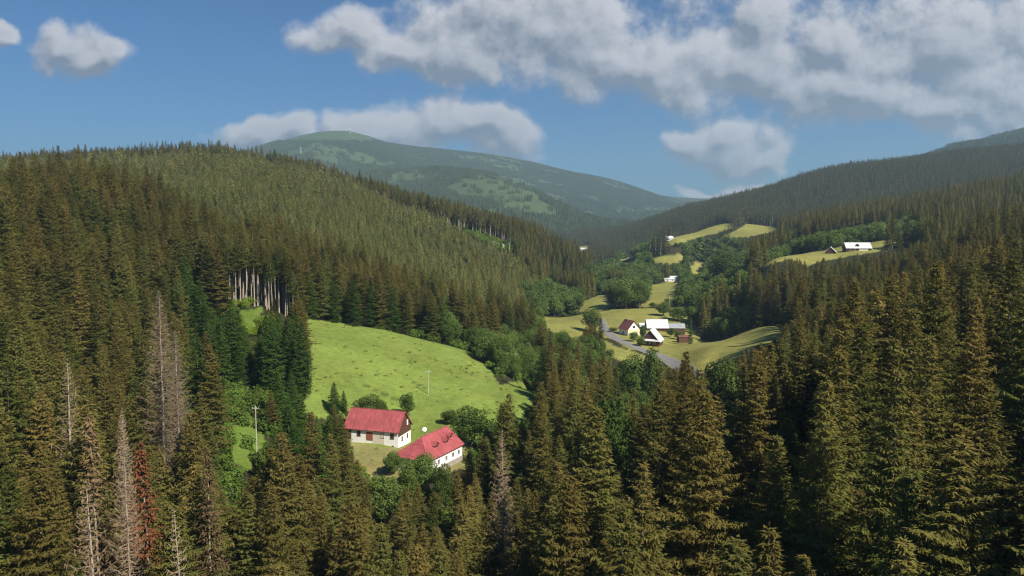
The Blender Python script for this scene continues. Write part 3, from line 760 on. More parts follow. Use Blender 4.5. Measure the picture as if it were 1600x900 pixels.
def covers_open(s, D, t, h, hw):
    """does a tree at this place cover a sight line that the photo shows open?"""
    bad = np.zeros(len(s), bool)
    for d, poly in OPEN:
        m = D < d * 0.985
        if not m.any(): continue
        x0, y0 = poly.min(0); x1, y1 = poly.max(0)
        for f, wf in [(f_, min(1.0, (1 - f_) * 2.2)) for f_ in np.arange(0.03, 0.96, 0.077)]:
            tt = t + h * f / D
            for e in (-1, -0.4, 0.4, 1):
                u, v = uv(s + e * hw * wf / D, tt)
                c = m & (u > x0) & (u < x1) & (v > y0) & (v < y1)
                if c.any():
                    ii = np.where(c)[0]; bad[ii] |= inpoly(u[ii], v[ii], poly)
    return bad


def seen(s, D, t, h, pad=0.03):
    u, v = uv(s, t + h / D)
    ub, vb = uv(s, t)
    return (np.abs(s) < 0.667 + pad) & (v < 910) & (vb > 0)


# notable trees: what, photo column, row of the top, depth, half-width factor, label, category
HERO = []
def hero(kind, u, v, D, w, name, label, cat='tree'): HERO.append((kind, u, v, D, w, name, label, cat))


G, Bn = DGR[0], DGR[1]
hero(G, 245, 468, 158, 1.15, 'dead_spruce', 'tall grey dead spruce, the highest leafless tree on the left slope')
hero(G, 275, 528, 150, 0.85, 'dead_spruce', 'grey dead spruce leaning close in front of the tallest leafless spruce')
hero(Bn, 105, 560, 130, 1.1, 'dead_spruce', 'bare pale trunk with few grey boughs among dark spruces on the far left')
hero(G, 190, 655, 98, 0.62, 'dead_spruce', 'slim leafless grey spruce beside the small rust red spruce')
hero(Bn, 131, 748, 78, 1.1, 'dead_spruce', 'bare whitish snag with wide twigs at the lower left')
hero(Bn, 287, 790, 78, 0.75, 'dead_spruce', 'short bare snag with forked top near the bottom edge')
hero(G, 787, 682, 108, 0.72, 'dead_spruce', 'leafless pale spruce standing alone in the dark spruces below the red roofed house')
hero(DRU[0], 222, 690, 104, 0.95, 'dead_spruce', 'small spruce with rust red dead needles on the left slope')
hero(DRU[1], 320, 700, 104, 0.85, 'dead_spruce', 'narrow dying spruce with pinkish brown needles beside the lime green bank')
hero(DRU[1], 142, 648, 104, 1.0, 'dead_spruce', 'broad dying spruce with beige brown boughs at the lower left')
hero(DRU[1], 190, 655, 118, 0.8, 'dead_spruce', 'dying brown spruce behind the slim leafless grey spruce')
# spruces that stand out
for q_ in ((500, 770, 112, 1.0, 'olive brown spruce in front centre below the longer red roofed house'),
           (1070, 545, 118, 1.0, 'dark pointed spruce standing against the road bend and hay field'),
           (1100, 608, 80, 1.25, 'wide brown green spruce with big tiered boughs right of the road end'),
           (1292, 590, 74, 1.15, 'broad spruce with hanging boughs at the lower right of centre'),
           (1182, 545, 128, 1.0, 'spruce whose tip stands against the shaded corner of the hay field'),
           (1248, 496, 150, 1.1, 'tall spruce at the right end of the hay field'),
           (1545, 590, 74, 1.3, 'very broad olive spruce with layered boughs near the right edge'),
           (897, 572, 165, 0.9, 'brown tipped spruce left of the bright green leafy tree'),
           (1030, 572, 135, 1.0, 'brown spruce just below the bend of the road'),
           (792, 612, 165, 1.0, 'dark spruce rising over the right end of the meadow'),
           (843, 610, 160, 1.0, 'brown spruce at the lower right tip of the meadow'),
           (945, 555, 185, 0.9, 'brown pointed spruce above the bright green leafy tree'),
           (520, 676, 150, 0.9, 'dark spruce close to the left end of the longer red roofed house')):
    hero(SPN[len(HERO) % 3] if q_[2] < 125 else SPR[len(HERO) % 5], q_[0], q_[1], q_[2], q_[3], 'spruce_tree', q_[4])
for q_ in ((522, 597, 222, 1.5, 'dark green spruce, left one of the pair behind the longer red roofed house'), (537, 610, 225, 1.3, 'smaller dark green spruce, right one of the pair behind the longer red roofed house')):
    hero(SPG[1], q_[0], q_[1], q_[2], q_[3], 'spruce_tree', q_[4])
for q_ in ((486, 434, 298, 1.0), (520, 438, 304, 1.0), (552, 436, 306, 1.05), (582, 440, 310, 0.9)):
    hero(SPG[0], *q_, 'spruce_tree', 'dark green full-boughed spruce at the upper edge of the meadow')
for q_ in ((612, 448, 312, 1.25, 'wide bright green spruce at the upper edge of the meadow'), (690, 458, 322, 1.1, 'yellowish green spruce at the right part of the meadow edge'), (660, 470, 322, 0.9, 'dark green spruce between the bright green and yellowish spruces at the meadow edge')):
    hero(SPG[len(HERO) % 2], *q_[:4], 'spruce_tree', q_[4])
for q_ in ((450, 475, 232, 0.9), (425, 500, 226, 1.0), (470, 500, 228, 1.0), (300, 455, 262, 0.9), (345, 500, 225, 0.9)):
    hero(SPG[len(HERO) % 2], q_[0], q_[1] + (22 if q_[1] < 480 else 0), q_[2], q_[3], 'spruce_tree', 'dark green spruce of the group left of the meadow')
L0, L1, L2, L3 = LEA
for q_ in ((L1, 963, 608, 160, 42, 'big bright green leafy tree with spreading crown among brown spruces'),
           (L0, 1130, 556, 215, 38, 'round dark green leafy tree in front of the lower hay field'),
           (L0, 737, 634, 203, 34, 'round dark green tree right behind the L shaped red roof'),
           (L2, 702, 640, 222, 18, 'small dark tree behind the satellite dish'),
           (L3, 636, 612, 226, 14, 'slim dark green tree behind the right gable of the longer red roofed house'),
           (L0, 575, 616, 222, 26, 'low dark leafy tree behind the left half of the longer red roof'),
           (L2, 596, 624, 222, 14, 'small leafy tree behind the middle of the longer red roof'),
           (L1, 925, 480, 440, 17, 'solitary leafy tree left of the road bend in the pale field'),
           (L2, 1022, 540, 290, 22, 'dark leafy tree covering the road below the white roofed farmhouse'),
           (L0, 1037, 472, 520, 16, 'round leafy tree behind the white roofed barn'),
           (L1, 1060, 478, 505, 17, 'low round tree right behind the white roofed barn'),
           (L3, 662, 705, 174, 26, 'dark leafy tree in front of the lower eave of the second red roof'),
           (L1, 637, 712, 172, 19, 'leafy tree before the near gable of the second red roof'),
           (L0, 690, 722, 170, 20, 'leafy bush tree below the white windows of the second house'),
           (L2, 1005, 508, 412, 7, 'slim dark tree between the brown roofed house and the white farmhouse'),
           (L0, 990, 518, 408, 9, 'round garden bush tree beside the road in front of the brown roofed house'),
           (L3, 1048, 512, 432, 8, 'small garden tree in front of the low grey shed'),
           (L0, 1060, 516, 425, 9, 'garden bush right of the white roofed farmhouse'),
           (L0, 1002, 526, 396, 8, 'low bush left of the white roofed farmhouse'),
           (L1, 958, 512, 442, 7, 'bush at the left corner of the brown roofed house'),
           (L2, 612, 705, 182, 20, 'leafy tree between the two red roofed houses'),
           (L0, 600, 740, 165, 34, 'leafy tree below the yard of the red roofed houses'),
           (L0, 985, 552, 290, 30, 'dark bushy tree below the first stretch of the road'),
           (L1, 978, 432, 560, 24, 'large leafy tree in the grove between the hay fields'),
           (L0, 1000, 438, 560, 18, 'leafy tree at the right side of the grove between the hay fields'),
           (L2, 960, 440, 575, 20, 'leafy tree at the left side of the grove between the hay fields'),
           (L0, 1132, 390, 640, 27, 'large dark round tree on the slope above the village')):
    hero(q_[0], q_[1], q_[2], q_[3], q_[4], 'leafy_tree', q_[5])
hero(SPG[1], 1080, 494, 402, 0.6, 'blue_spruce', 'blue grey spruce at the right end of the farmyard')

for (kind, u, v, D, w, name, label, cat) in HERO:
    s, t = st(u, v); z0 = float(gz(s * D, D)); H = max(3.0, t * D - z0); hp = H / D * F
    pw = w if kind in LEA else 2.2 * w * F / D
    OPEN.append((D, [(u, v + 0.04 * hp), (u + pw * 0.45, v + 0.3 * hp), (u + pw * 0.6, v + 0.55 * hp), (u - pw * 0.6, v + 0.55 * hp), (u - pw * 0.45, v + 0.3 * hp)]))
OPEN = [(d, np.array(p, float)) for d, p in OPEN]
HX = []


def put_tree(kind, name, x, y, z, sx, sz, label, cat, group):
    root = empty(name, (x, y, z), random.uniform(0, 6.28)); root.scale = (sx, sx, sz)
    root.rotation_euler[0] = random.gauss(0, 0.012); root.rotation_euler[1] = random.gauss(0, 0.012)
    tag(root, label, cat, group)
    link(bpy.data.objects.new('trunk', kind.trunk_mesh()), root)
    link(bpy.data.objects.new('crown', kind.crown_mesh()), root)
    return root


# marks in the picture that neighbouring trees are named after: column, row, what it is
MARKS = [(250, 560, 'tallest leafless grey spruce'), (105, 620, 'bare pale trunk on the far left'), (190, 720, 'slim leafless grey spruce'), (131, 830, 'bare whitish snag'), (287, 850, 'forked bare snag'),
         (787, 780, 'leafless pale spruce'), (222, 720, 'small rust red spruce'), (320, 750, 'narrow pinkish brown spruce'), (142, 710, 'broad beige brown spruce'), (375, 690, 'lime green bank'), (590, 665, 'longer red roof'),
         (670, 700, 'second red roof'), (575, 720, 'yard of the red roofed house'), (670, 590, 'pole on the meadow'), (963, 650, 'big bright green leafy tree'), (1130, 590, 'round dark green tree by the hay field'),
         (1070, 590, 'pointed spruce by the road bend'), (1022, 565, 'leafy tree over the road'), (1200, 530, 'shaded corner of the hay field'), (925, 500, 'solitary tree by the road bend'), (1022, 520, 'white roofed farmhouse'),
         (1030, 505, 'white roofed barn'), (985, 512, 'house with the brown roof'), (1340, 387, 'upper white roofed farmhouse'), (1050, 436, 'long white roof in the valley'), (1130, 410, 'large dark round tree on the slope'),
         (978, 455, 'grove between the hay fields'), (805, 565, 'small pole right of the meadow'), (612, 480, 'wide bright green spruce'), (500, 840, 'olive brown spruce in front centre'), (1110, 700, 'wide tiered spruce'),
         (1300, 680, 'broad spruce with hanging boughs'), (1545, 690, 'broadest spruce near the right edge'), (380, 440, 'row of pale trunks'), (1250, 560, 'tall spruce at the hay field end'), (800, 640, 'dark spruce at the meadow end'), (700, 505, 'yellowish green spruce'), (768, 570, 'right corner of the green meadow'), (850, 500, 'left tip of the pale valley field'),
         (925, 475, 'pale strip field'), (1035, 452, 'middle hay field'), (1090, 420, 'small pale field patch'), (1120, 362, 'upper hay field'), (880, 545, 'green strip below the road'), (830, 610, 'meadow tip')]
ORD = ['nearest', 'second', 'third', 'fourth', 'fifth', 'sixth']
label_slots = {}


def name_by_marks(items, what):
    """items (i, u, v, D) -> label and group, by the nearest mark and on which side of it the tree stands"""
    got = {}
    for (i, u, v, D) in items:
        d, mk = min(((math.hypot(u - a, v - b), (a, b, c)) for a, b, c in MARKS), key=lambda q: q[0])
        dx, dy = u - mk[0], v - mk[1]
        side = ('right of' if dx > 0 else 'left of') if abs(dx) > abs(dy) * 0.8 else ('above' if dy < 0 else 'below')
        got.setdefault((mk[2], side), []).append((d, i))
    res = {}
    for (mk, side), l in got.items():
        l.sort()
        for r, (d, i) in enumerate(l):
            if len(l) == 1: res[i] = ('%s just %s the %s' % (what, side, mk), None)
            elif r < 6: res[i] = ('%s %s %s the %s' % (ORD[r], what, side, mk), '%ss %s the %s' % (what, side, mk))
            else: res[i] = ('one of the %ss farther %s the %s' % (what, side, mk), '%ss farther %s the %s' % (what, side, mk))
    return res


labels_seen = {}
for h_ in HERO: labels_seen[h_[6]] = labels_seen.get(h_[6], 0) + 1
for (kind, u, v, D, w, name, label, cat) in HERO:
    s, t = st(u, v); x = s * D; z0 = float(gz(x, D)); H = max(3.0, t * D - z0)
    sz = H / kind.H; sx = (w * D / F / 5.0) if kind in LEA else w * (sz if kind in SPG else (0.5 + 0.5 * sz))
    HX.append((x, D, (w * D / F * 0.8) if kind in LEA else 2.6 * w))
    put_tree(kind, name, x, D, z0, sx, sz, label, 'tree', 'spruces around the meadow' if labels_seen[label] > 1 else None)
HX = np.array(HX)


def near_hero(x, y, f=1.0):
    bad = np.zeros(len(x), bool)
    for hx, hy, r in HX: bad |= (x - hx) ** 2 + (y - hy) ** 2 < (r * f) ** 2
    return bad


HOUSES = [(-37, 212, 12), (-22, 187, 13), (84, 436, 36), (75, 400, 12)]
def near_house(x, y):
    bad = np.zeros(len(x), bool)
    for hx, hy, r in HOUSES: bad |= (x - hx) ** 2 + (y - hy) ** 2 < r * r
    return bad


def zone(s, D, t):
    """0 mature spruce, 1 young plantation, 2 leafy, 3 open (cut or bank), 4 far spruce"""
    u, v = uv(s, t); z_ = np.zeros(len(s), int)
    # border of the near left wood against the plantation behind it
    ridge = (D > 425) & (D < 900) & (u < 905) & (s * D < 75)
    youngB = ridge & (D < np.interp(u, [0, 250, 330, 430, 560, 650, 760, 830, 900], [900, 900, 900, 900, 840, 742, 745, 690, 600]))
    z_[youngB] = 1
    z_[cut_at(u, v, D)] = 3
    n_ = vnoise(s * D, D, 60, 31) + 0.5 * vnoise(s * D, D, 22, 32)
    valley = (D > 400) & (D < 1500) & (u > 820) & (u < 1170) & (t < -0.035 - 0.02 * (D < 800))
    z_[valley & (n_ > -0.36) & ((u > 960) | (v > 458 - (u - 830) * 0.33))] = 2
    fringe = (D > 290) & (D < 430) & (u > 690) & (u < 900) & (v > 500)
    z_[fringe & (n_ > -0.12)] = 2
    lowm = (D > 215) & (D < 400) & (u > 840) & (u < 1060) & (v > 560)
    z_[lowm & (n_ > -0.1)] = 2
    rf = (D > 560) & (D < 720) & (u > 1150) & (u < 1480)
    z_[rf & (n_ > -0.25)] = 2
    rf = (D > 740) & (D < 1000) & (u > 1080) & (u < 1280)
    z_[rf & (n_ > 0.05)] = 2
    rf = (D > 2000) & (n_ > 9)
    bank = (D > 145) & (D < 235) & (u > 338) & (u < 425) & (v > 612)
    z_[bank] = 3
    bank2 = (D > 225) & (D < 287) & (u > 362) & (u < 412) & (v > 472) & (v < 530)
    z_[bank2] = 3
    return z_


def cut_at(u, v, D): return (D > 690) & (D < 812) & inpoly(u, v, [(690, 343), (720, 345), (770, 358), (805, 385), (835, 415), (790, 396), (745, 376)])


spr = []     # candidates for spruces in the nearer woods: x, y, z, height, kind
lea = []
bush = []
def run_zone(d0, d1, sp, hmean, kmax, s0=-0.85, s1=0.85):
    x, y = jitter(d0, d1, sp, s0, s1); h = np.clip(rng.normal(hmean, hmean * 0.13, len(x)), hmean * 0.55, hmean * 1.35)
    h *= np.where(rng.random(len(x)) < 0.12, 0.72, 1) * (1 + 0.30 * vnoise(x, y, 38, 61) + 0.16 * vnoise(x, y, 14, 62))
    vis, s, t, z = place(x, y, h, 0.02)
    m = vis & (classify(s, y, t) < 0) & ~near_hero(x, y, 1.0) & ~near_house(x, y)
    return x[m], y[m], z[m], h[m], s[m], t[m]


def by_depth(D): return np.where(D < 450, 0, np.where(D < 1000, 1, 2))


# mature spruce, near
for (d0, d1, sp, hm) in ((30, 130, 7.2, 27.5), (130, 220, 6.2, 25), (220, 440, 5.4, 23.5)):
    x, y, z, h, s, t = run_zone(d0, d1, sp, hm, 5, -1.1 if d0 < 200 else -0.85, 1.1 if d0 < 200 else 0.85)
    zn = zone(s, y, t)
    u, v = uv(s, t)
    # the trees just below the houses are lower
    h = np.where((y > 120) & (y < 180) & (np.abs(u - 690) < 170), h * 0.72, h)
    h = np.where((y > 285) & (y < 372) & (u > 1085) & (u < 1240), h * 0.35, h)  # trees shortened here so their shadows leave the hay field sunlit
    # the canopy on the right slope falls evenly towards the valley
    lim = st(800, np.interp(u, [1180, 1250, 1300, 1400, 1450, 1500, 1600], [530, 488, 466, 425, 404, 382, 352]))[1] * y - z
    h = np.where((y < 260) & (u > 1190) & (zn == 0), np.clip(np.minimum(h, lim), 9, None), h)
    a = zn == 0
    big = (y < 125) & (u > 860)
    h = np.where(big, h * 1.06, h)
    a &= ~(big & (rng.random(len(x)) < 0.2))
    ok = a & ~covers_open(s, y, t, h, 2.4)
    spr += list(zip(x[ok], y[ok], z[ok], h[ok]))
    again = a & ~ok          # where a full tree would hide something open, a smaller one may stand
    hs = h * 0.5
    ok2 = again & ~covers_open(s, y, t, hs, 2.0) & (rng.random(len(x)) < 0.8)
    spr += list(zip(x[ok2], y[ok2], z[ok2], hs[ok2]))
    ok3 = again & ~ok2 & ~covers_open(s, y, t, np.full(len(x), 4.5), 2.0)
    bush += list(zip(x[ok3], y[ok3], z[ok3], rng.uniform(3, 5, ok3.sum())))
    b = (zn == 2); hl = rng.uniform(9, 15, len(x)); okb = b & ~covers_open(s, y, t, hl, 3.2)
    lea += list(zip(x[okb], y[okb], z[okb], hl[okb]))
    okc = b & ~okb & ~covers_open(s, y, t, np.full(len(x), 5.0), 2)
    bush += list(zip(x[okc], y[okc], z[okc], rng.uniform(3, 5, okc.sum())))
# closely set tall trees with bare lower trunks along the cut edge of the near wood
for row in range(3):
    for uu in np.arange(318, 468, 9.5):
        D_ = 285 + row * 3.2 + rng.uniform(-1, 1) + (uu - 380) * 0.06; s0_ = st(uu + rng.uniform(-4, 4), 470)[0]; x_ = s0_ * D_
        spr.append((x_, D_, float(gz(x_, D_)), rng.uniform(22.5, 27)))
spr = np.array(spr); lea_n = np.array(lea)

# undergrowth on the banks beside the meadow and along the wood edge
xb, yb = jitter(140, 440, 2.6, -0.45, 0.4); zb = gz(xb, yb); sb = xb / yb; tb = zb / yb; ub, vb = uv(sb, tb)
zz = zone(sb, yb, tb); cl = classify(sb, yb, tb)
inb = ((zz == 3) & (cl < 0) & (rng.random(len(xb)) < 0.8)) | ((cl < 0) & (yb > 285) & (yb < 430) & (ub > 480) & (ub < 900) & (rng.random(len(xb)) < 0.45)) | ((cl < 0) & (yb > 165) & (yb < 240) & (ub > 400) & (ub < 800) & (rng.random(len(xb)) < 0.4))
inb |= (cl == 3) & (rng.random(len(xb)) < 0.35)
inb &= ~near_house(xb, yb) & ~covers_open(sb, yb, tb, np.full(len(xb), 3.0), 1.5)
bush += list(zip(xb[inb], yb[inb], zb[inb], rng.uniform(1.6, 4.2, inb.sum())))
bush = np.array(bush)

# individual spruces: the nearest in view; the rest as one wood
s_ = spr[:, 0] / spr[:, 1]; t_ = spr[:, 2] / spr[:, 1]
inview = seen(s_, spr[:, 1], t_, spr[:, 3])
order = np.argsort(np.where(inview, spr[:, 1] / spr[:, 3], 1e9))
n_hero_spr = sum(1 for h_ in HERO if h_[5] == 'spruce_tree')
NS = min(300 - n_hero_spr, int(inview.sum()))
sel = order[:NS]; rest = np.setdiff1d(np.arange(len(spr)), sel)
def mid_uv(a, i):
    x, y, z, h = a[i]; u, v = uv(x / y, (z + h * 0.75) / y); return i, float(u), float(v), y
names = name_by_marks([mid_uv(spr, i) for i in sel], 'spruce')
for i in sel:
    x, y, z, h = spr[i]; u, v = uv(x / y, z / y)
    lab, gr = names[i]
    kd = SPG[int(rng.integers(2))] if (u > 300 and u < 500 and y > 160 and rng.random() < 0.75) else (SPN[int(rng.integers(3))] if y < 112 else SPR[int(rng.integers(5))])
    sz = h / kd.H; put_tree(kd, 'spruce_tree', x, y, z, (0.45 + 0.55 * sz) * rng.uniform(0.95, 1.3) * (1.08 if y < 130 else 1), sz, lab, 'tree', gr)


def mass(name, kinds, x, y, z, h, label, cat, wl=(0.88, 1.18), ki=None, sink=0.3):
    n_ = len(x)
    if ki is None: ki = rng.integers(0, len(kinds), n_)
    Hk = np.array([k_.H for k_ in kinds])[ki]; sz = h / Hk; sx = (0.35 + 0.65 * sz) * rng.uniform(wl[0], wl[1], n_)
    return forest(name, kinds, np.stack([x, y, z - sink], 1), np.stack([sx, sx, sz], 1), rng.uniform(0, 6.28, n_), ki, label, cat)


r_ = spr[rest]
su = uv(r_[:, 0] / r_[:, 1], r_[:, 2] / r_[:, 1])[0]
edge = (r_[:, 1] > 283) & (r_[:, 1] < 330) & (su > 310) & (su < 460)
ki = np.where(edge, 5 + rng.integers(0, 2, len(r_)), rng.integers(0, 5, len(r_)))
green = (r_[:, 1] > 150) & (r_[:, 1] < 278) & (su > 280) & (su < 520) & (rng.random(len(r_)) < 0.8)
ki = np.where(green & ~edge, 7 + rng.integers(0, 2, len(r_)), ki)
mass('spruce_wood', SPR + SPE + SPG, r_[:, 0], r_[:, 1], r_[:, 2], r_[:, 3], 'dense spruce wood covering the left and right slopes', 'spruce wood', ki=ki)
b_ = bush
lime = uv(b_[:, 0] / b_[:, 1], b_[:, 2] / b_[:, 1])
lm = ((lime[0] > 350) & (lime[0] < 415) & (lime[1] < 530) & (b_[:, 1] < 290))
mass('undergrowth', BUS + LIM, b_[:, 0], b_[:, 1], b_[:, 2], b_[:, 3], 'green bushes and saplings along the wood edges', 'undergrowth', (0.8, 1.5), ki=np.where(lm, 2, rng.integers(0, 2, len(b_))), sink=0.4)

# grass tufts in the meadow and the yard
def tuft_geo(seed):
    q = np.random.default_rng(seed); V = []
    for i in range(26):
        a = q.random() * 6.28; x_, y_ = q.normal(0, .28, 2); w = .05 + .05 * q.random(); h_ = .2 + .25 * q.random()
        V += [(x_ - w * math.cos(a), y_ - w * math.sin(a), 0), (x_ + w * math.cos(a), y_ + w * math.sin(a), 0), (x_ + q.normal(0, .15), y_ + q.normal(0, .15), h_)]
    return np.array(V), np.arange(len(V)).reshape(-1, 3), q.random(26)
M_grass = foliage_mat('tall_grass', (0.20, 0.26, 0.045), (0.24, 0.28, 0.06), (0.26, 0.22, 0.08), 0.5, 1.15)
TUF = [Kind('grass_tuft', 0.7, tuft_geo(i), None, M_grass, M_bark) for i in range(3)]
xg, yg = jitter(176, 332, 1.5, -0.3, 0.1); sg_ = xg / yg; zg = gz(xg, yg); tg = zg / yg; cg = classify(sg_, yg, tg)
keep = ((cg == 0) | (cg == 3) | ((cg == 1) & (rng.random(len(xg)) < 0.25))) & (rng.random(len(xg)) < 0.03 + 0.7 * np.clip(vnoise(xg, yg, 7, 51) * 1.2 + vnoise(xg, yg, 30, 52) - 0.22, 0, 1))
forest('meadow_grass', TUF, np.stack([xg, yg, zg - 0.02], 1)[keep], np.repeat(rng.uniform(0.6, 1.7, (keep.sum(), 1)), 3, 1), rng.uniform(0, 6.28, keep.sum()), rng.integers(0, 3, keep.sum()), 'tufts of taller grass in the green meadow', 'grass')

# middle distance
def collect(d0, d1, sp, hm, hl, s0=-0.85, s1=0.85):
    x, y, z, h, s, t = run_zone(d0, d1, sp, hm, 3, s0, s1); zn = zone(s, y, t)
    u, v = uv(s, t)
    h = np.where((y > 900) & (y < 975) & (u > 1040) & (u < 1250), 14, h)
    a = (zn == 0); hs = h
    ok = a & ~covers_open(s, y, t, hs, 2.5)
    ok_s = a & ~ok & ~covers_open(s, y, t, hs * 0.45, 2)
    hh = np.where(ok_s, hs * 0.45, hs); A_ = ok | ok_s
    l_ = (zn == 2); hb = rng.uniform(0.7, 1.15, len(x)) * hl
    okl = l_ & ~covers_open(s, y, t, hb, 4) & (rng.random(len(x)) < 0.72)
    okm = l_ & ~okl & ~covers_open(s, y, t, hb * 0.4, 3) & (rng.random(len(x)) < 0.5)
    hb = np.where(okm, hb * 0.4, hb); okl = okl | okm
    return np.stack([x, y, z, hh], 1)[A_], np.stack([x, y, z, hb], 1)[okl]


s1_, l1_ = collect(440, 1010, 5.6, 24, 13)
s2_, l2_ = collect(1010, 2400, 7.0, 23, 13, -0.8, 0.8)
us1 = uv(s1_[:, 0] / s1_[:, 1], s1_[:, 2] / s1_[:, 1])[0]
edge = (s1_[:, 1] > 735) & (s1_[:, 1] < 845) & (us1 > 625) & (us1 < 800)
mass('hillside_wood', SPM + SME, *s1_.T, 'tall spruce wood on the hillsides behind the meadow and the farms', 'spruce wood', ki=np.where(edge, 3 + rng.integers(0, 2, len(s1_)), rng.integers(0, 3, len(s1_))))
mass('distant_wood', FAR, *s2_.T, 'bluish dark spruce wood on the long ridge beyond the upper fields', 'spruce wood')
# leafy trees: the nearest one by one
la = np.concatenate([lea_n, l1_]); la_s = la[:, 0] / la[:, 1]
iv = seen(la_s, la[:, 1], la[:, 2] / la[:, 1], la[:, 3], -0.01)
od = np.argsort(np.where(iv, la[:, 1] / la[:, 3], 1e9)); NL = min(270, int(iv.sum())); sel = od[:NL]; rest = np.setdiff1d(np.arange(len(la)), sel)
names = name_by_marks([mid_uv(la, i) for i in sel], 'leafy tree')
for i in sel:
    x, y, z, h = la[i]; u, v = uv(x / y, z / y)
    lab, gr = names[i]
    kd = LEA[int(rng.integers(4))] if y < 480 else LEM[int(rng.integers(3))]
    sz = h / 14; put_tree(kd, 'leafy_tree', x, y, z, sz * rng.uniform(0.85, 1.2), sz, lab, 'tree', gr)
if len(rest): mass('valley_woodland', LEM, *la[rest].T, 'leafy woodland around the village fields', 'woodland')
mass('far_woodland', LEF, *l2_.T, 'leafy woodland at the far end of the valley', 'woodland')

# plantation on the rounded hill
x, y, z, h, s, t = run_zone(425, 900, 3.5, 9.5, 3, -0.8, 0.12); zn = zone(s, y, t)
a = (zn == 1) & ~covers_open(s, y, t, h, 1)
h = h * (1 + 0.45 * ss(y, 600, 700)) * np.where(rng.random(len(x)) < 0.05, 1.5, 1)
mass('spruce_plantation', YNG, x[a], y[a], z[a], h[a], 'young spruces closely planted on the rounded hill behind the meadow', 'plantation', sink=0.2)
a = (zn == 3) & (rng.random(len(x)) < 0.35)
mass('clearing_bushes', BUS, x[a], y[a], z[a], h[a] * 0.32, 'low green bushes in the clearing on the ridge', 'bushes')

# far mountains
x, y = jitter(2350, 6400, 19, -0.72, 0.72)
vis, s, t, z = place(x, y, np.full(len(x), 15.0), 0.002)
op = look(openm.astype(float), s, y)
m = vis & ((op < 0.5) | (rng.random(len(x)) < 0.12)) & (rng.random(len(x)) < np.where(op > 0.15, 0.6, 1.0)) & ~((t > 0.098) & (y > 4600) & (y < 6000) & (np.abs(s + 0.21) < 0.09))
hh = np.where(y > 5000, 11, 17) * rng.uniform(0.75, 1.2, len(x))
xm, ym, zm, hm_ = x[m], y[m], z[m], hh[m]
forest('mountain_forest', CLU, np.stack([xm, ym, zm], 1), np.stack([np.ones(len(xm)), np.ones(len(xm)), hm_ / 18], 1), rng.uniform(0, 6.28, len(xm)), rng.integers(0, 3, len(xm)), 'spruce forest covering the far mountains', 'mountain forest')
print('COUNTS spr', len(spr), 'inview', int(inview.sum()), 'maxD sel', spr[order[NS - 1], 1], 'lea', len(la), int(iv.sum()), 's1', len(s1_), 's2', len(s2_), 'mtn', len(xm), 'bush', len(bush))


# ------------------------------------------------------------ houses
def seamed(name, col, rough=0.45, metal=0.0, var=0.12, pitch=1.6, streaks=0.25):
    """sheet roof with standing seams across the local x axis and rain streaks"""
    m, k = newmat(name)
    tc = k.n('ShaderNodeTexCoord').outputs['Object']
    w = k.n('ShaderNodeTexWave', {'Vector': tc, 'Scale': pitch}); w.wave_type = 'BANDS'; w.bands_direction = 'X'
    nz = k.noise(k.vm('MULTIPLY', tc, (1.6, 0.25, 0.25)), 1.4, 6, 0.7); n2_ = k.noise(tc, 0.5, 4, 0.6)
    f = k.m('MULTIPLY', k.rng(nz, 0.3, 0.7, 1 - streaks, 1 + streaks * 0.5), k.rng(n2_, 0.3, 0.7, 1 - var, 1 + var))
    f = k.m('MULTIPLY', f, k.rng(w.outputs['Fac'], 0.0, 0.25, 0.82, 1.0))
    c = k.vm('MULTIPLY', col, k.n('ShaderNodeCombineXYZ', {'X': f, 'Y': f, 'Z': f}).outputs[0])
    bp = k.n('ShaderNodeBump', {'Strength': 0.5, 'Distance': 0.04, 'Height': w.outputs['Fac']})
    b = k.n('ShaderNodeBsdfPrincipled', {'Base Color': c, 'Roughness': rough, 'Metallic': metal, 'Specular IOR Level': 0.3, 'Normal': bp.outputs[0]})
    out(k, b.outputs[0]); return m


M_red = seamed('red_sheet_roof', (0.38, 0.090, 0.095), 0.5, 0.0, 0.2, 1.2, 0.4)
M_white_roof = seamed('pale_sheet_roof', (0.66, 0.67, 0.68), 0.4)
M_brown_roof = seamed('brown_red_roof', (0.20, 0.08, 0.07), 0.6)
M_grey_roof = seamed('grey_sheet_roof', (0.36, 0.37, 0.40), 0.5)
M_dark_roof = seamed('dark_slate_roof', (0.06, 0.06, 0.07), 0.6)
M_plaster = plain('white_plaster', (0.83, 0.81, 0.78), 0.9, var=0.07, scale=0.8, bump=0.1)
M_yellow = plain('pale_yellow_plaster', (0.66, 0.62, 0.42), 0.9, var=0.07, scale=0.8)
M_peach = plain('peach_plaster', (0.64, 0.56, 0.47), 0.9, var=0.07, scale=0.8)
M_timber = plain('dark_brown_boards', (0.10, 0.045, 0.032), 0.8, var=0.35, scale=3, streak=(6, 6, 0.4))
M_redboard = plain('reddish_boards', (0.27, 0.09, 0.06), 0.8, var=0.3, scale=3, streak=(6, 6, 0.4))
M_glass = plain('window_glass', (0.03, 0.035, 0.04), 0.12, var=0.2, spec=0.6)
M_frame = plain('brown_window_frame', (0.16, 0.07, 0.05), 0.6)
M_wframe = plain('white_window_frame', (0.75, 0.75, 0.73), 0.6)
M_brick = plain('chimney_brick', (0.32, 0.14, 0.09), 0.9, var=0.3, scale=5)
M_grey = plain('weathered_wood_pole', (0.42, 0.38, 0.32), 0.9, var=0.25, scale=4)
M_steel = plain('galvanised_steel', (0.45, 0.47, 0.5), 0.4, metal=0.6)
M_stone = plain('field_stone', (0.32, 0.29, 0.25), 0.95, var=0.3, scale=2, bump=0.5)


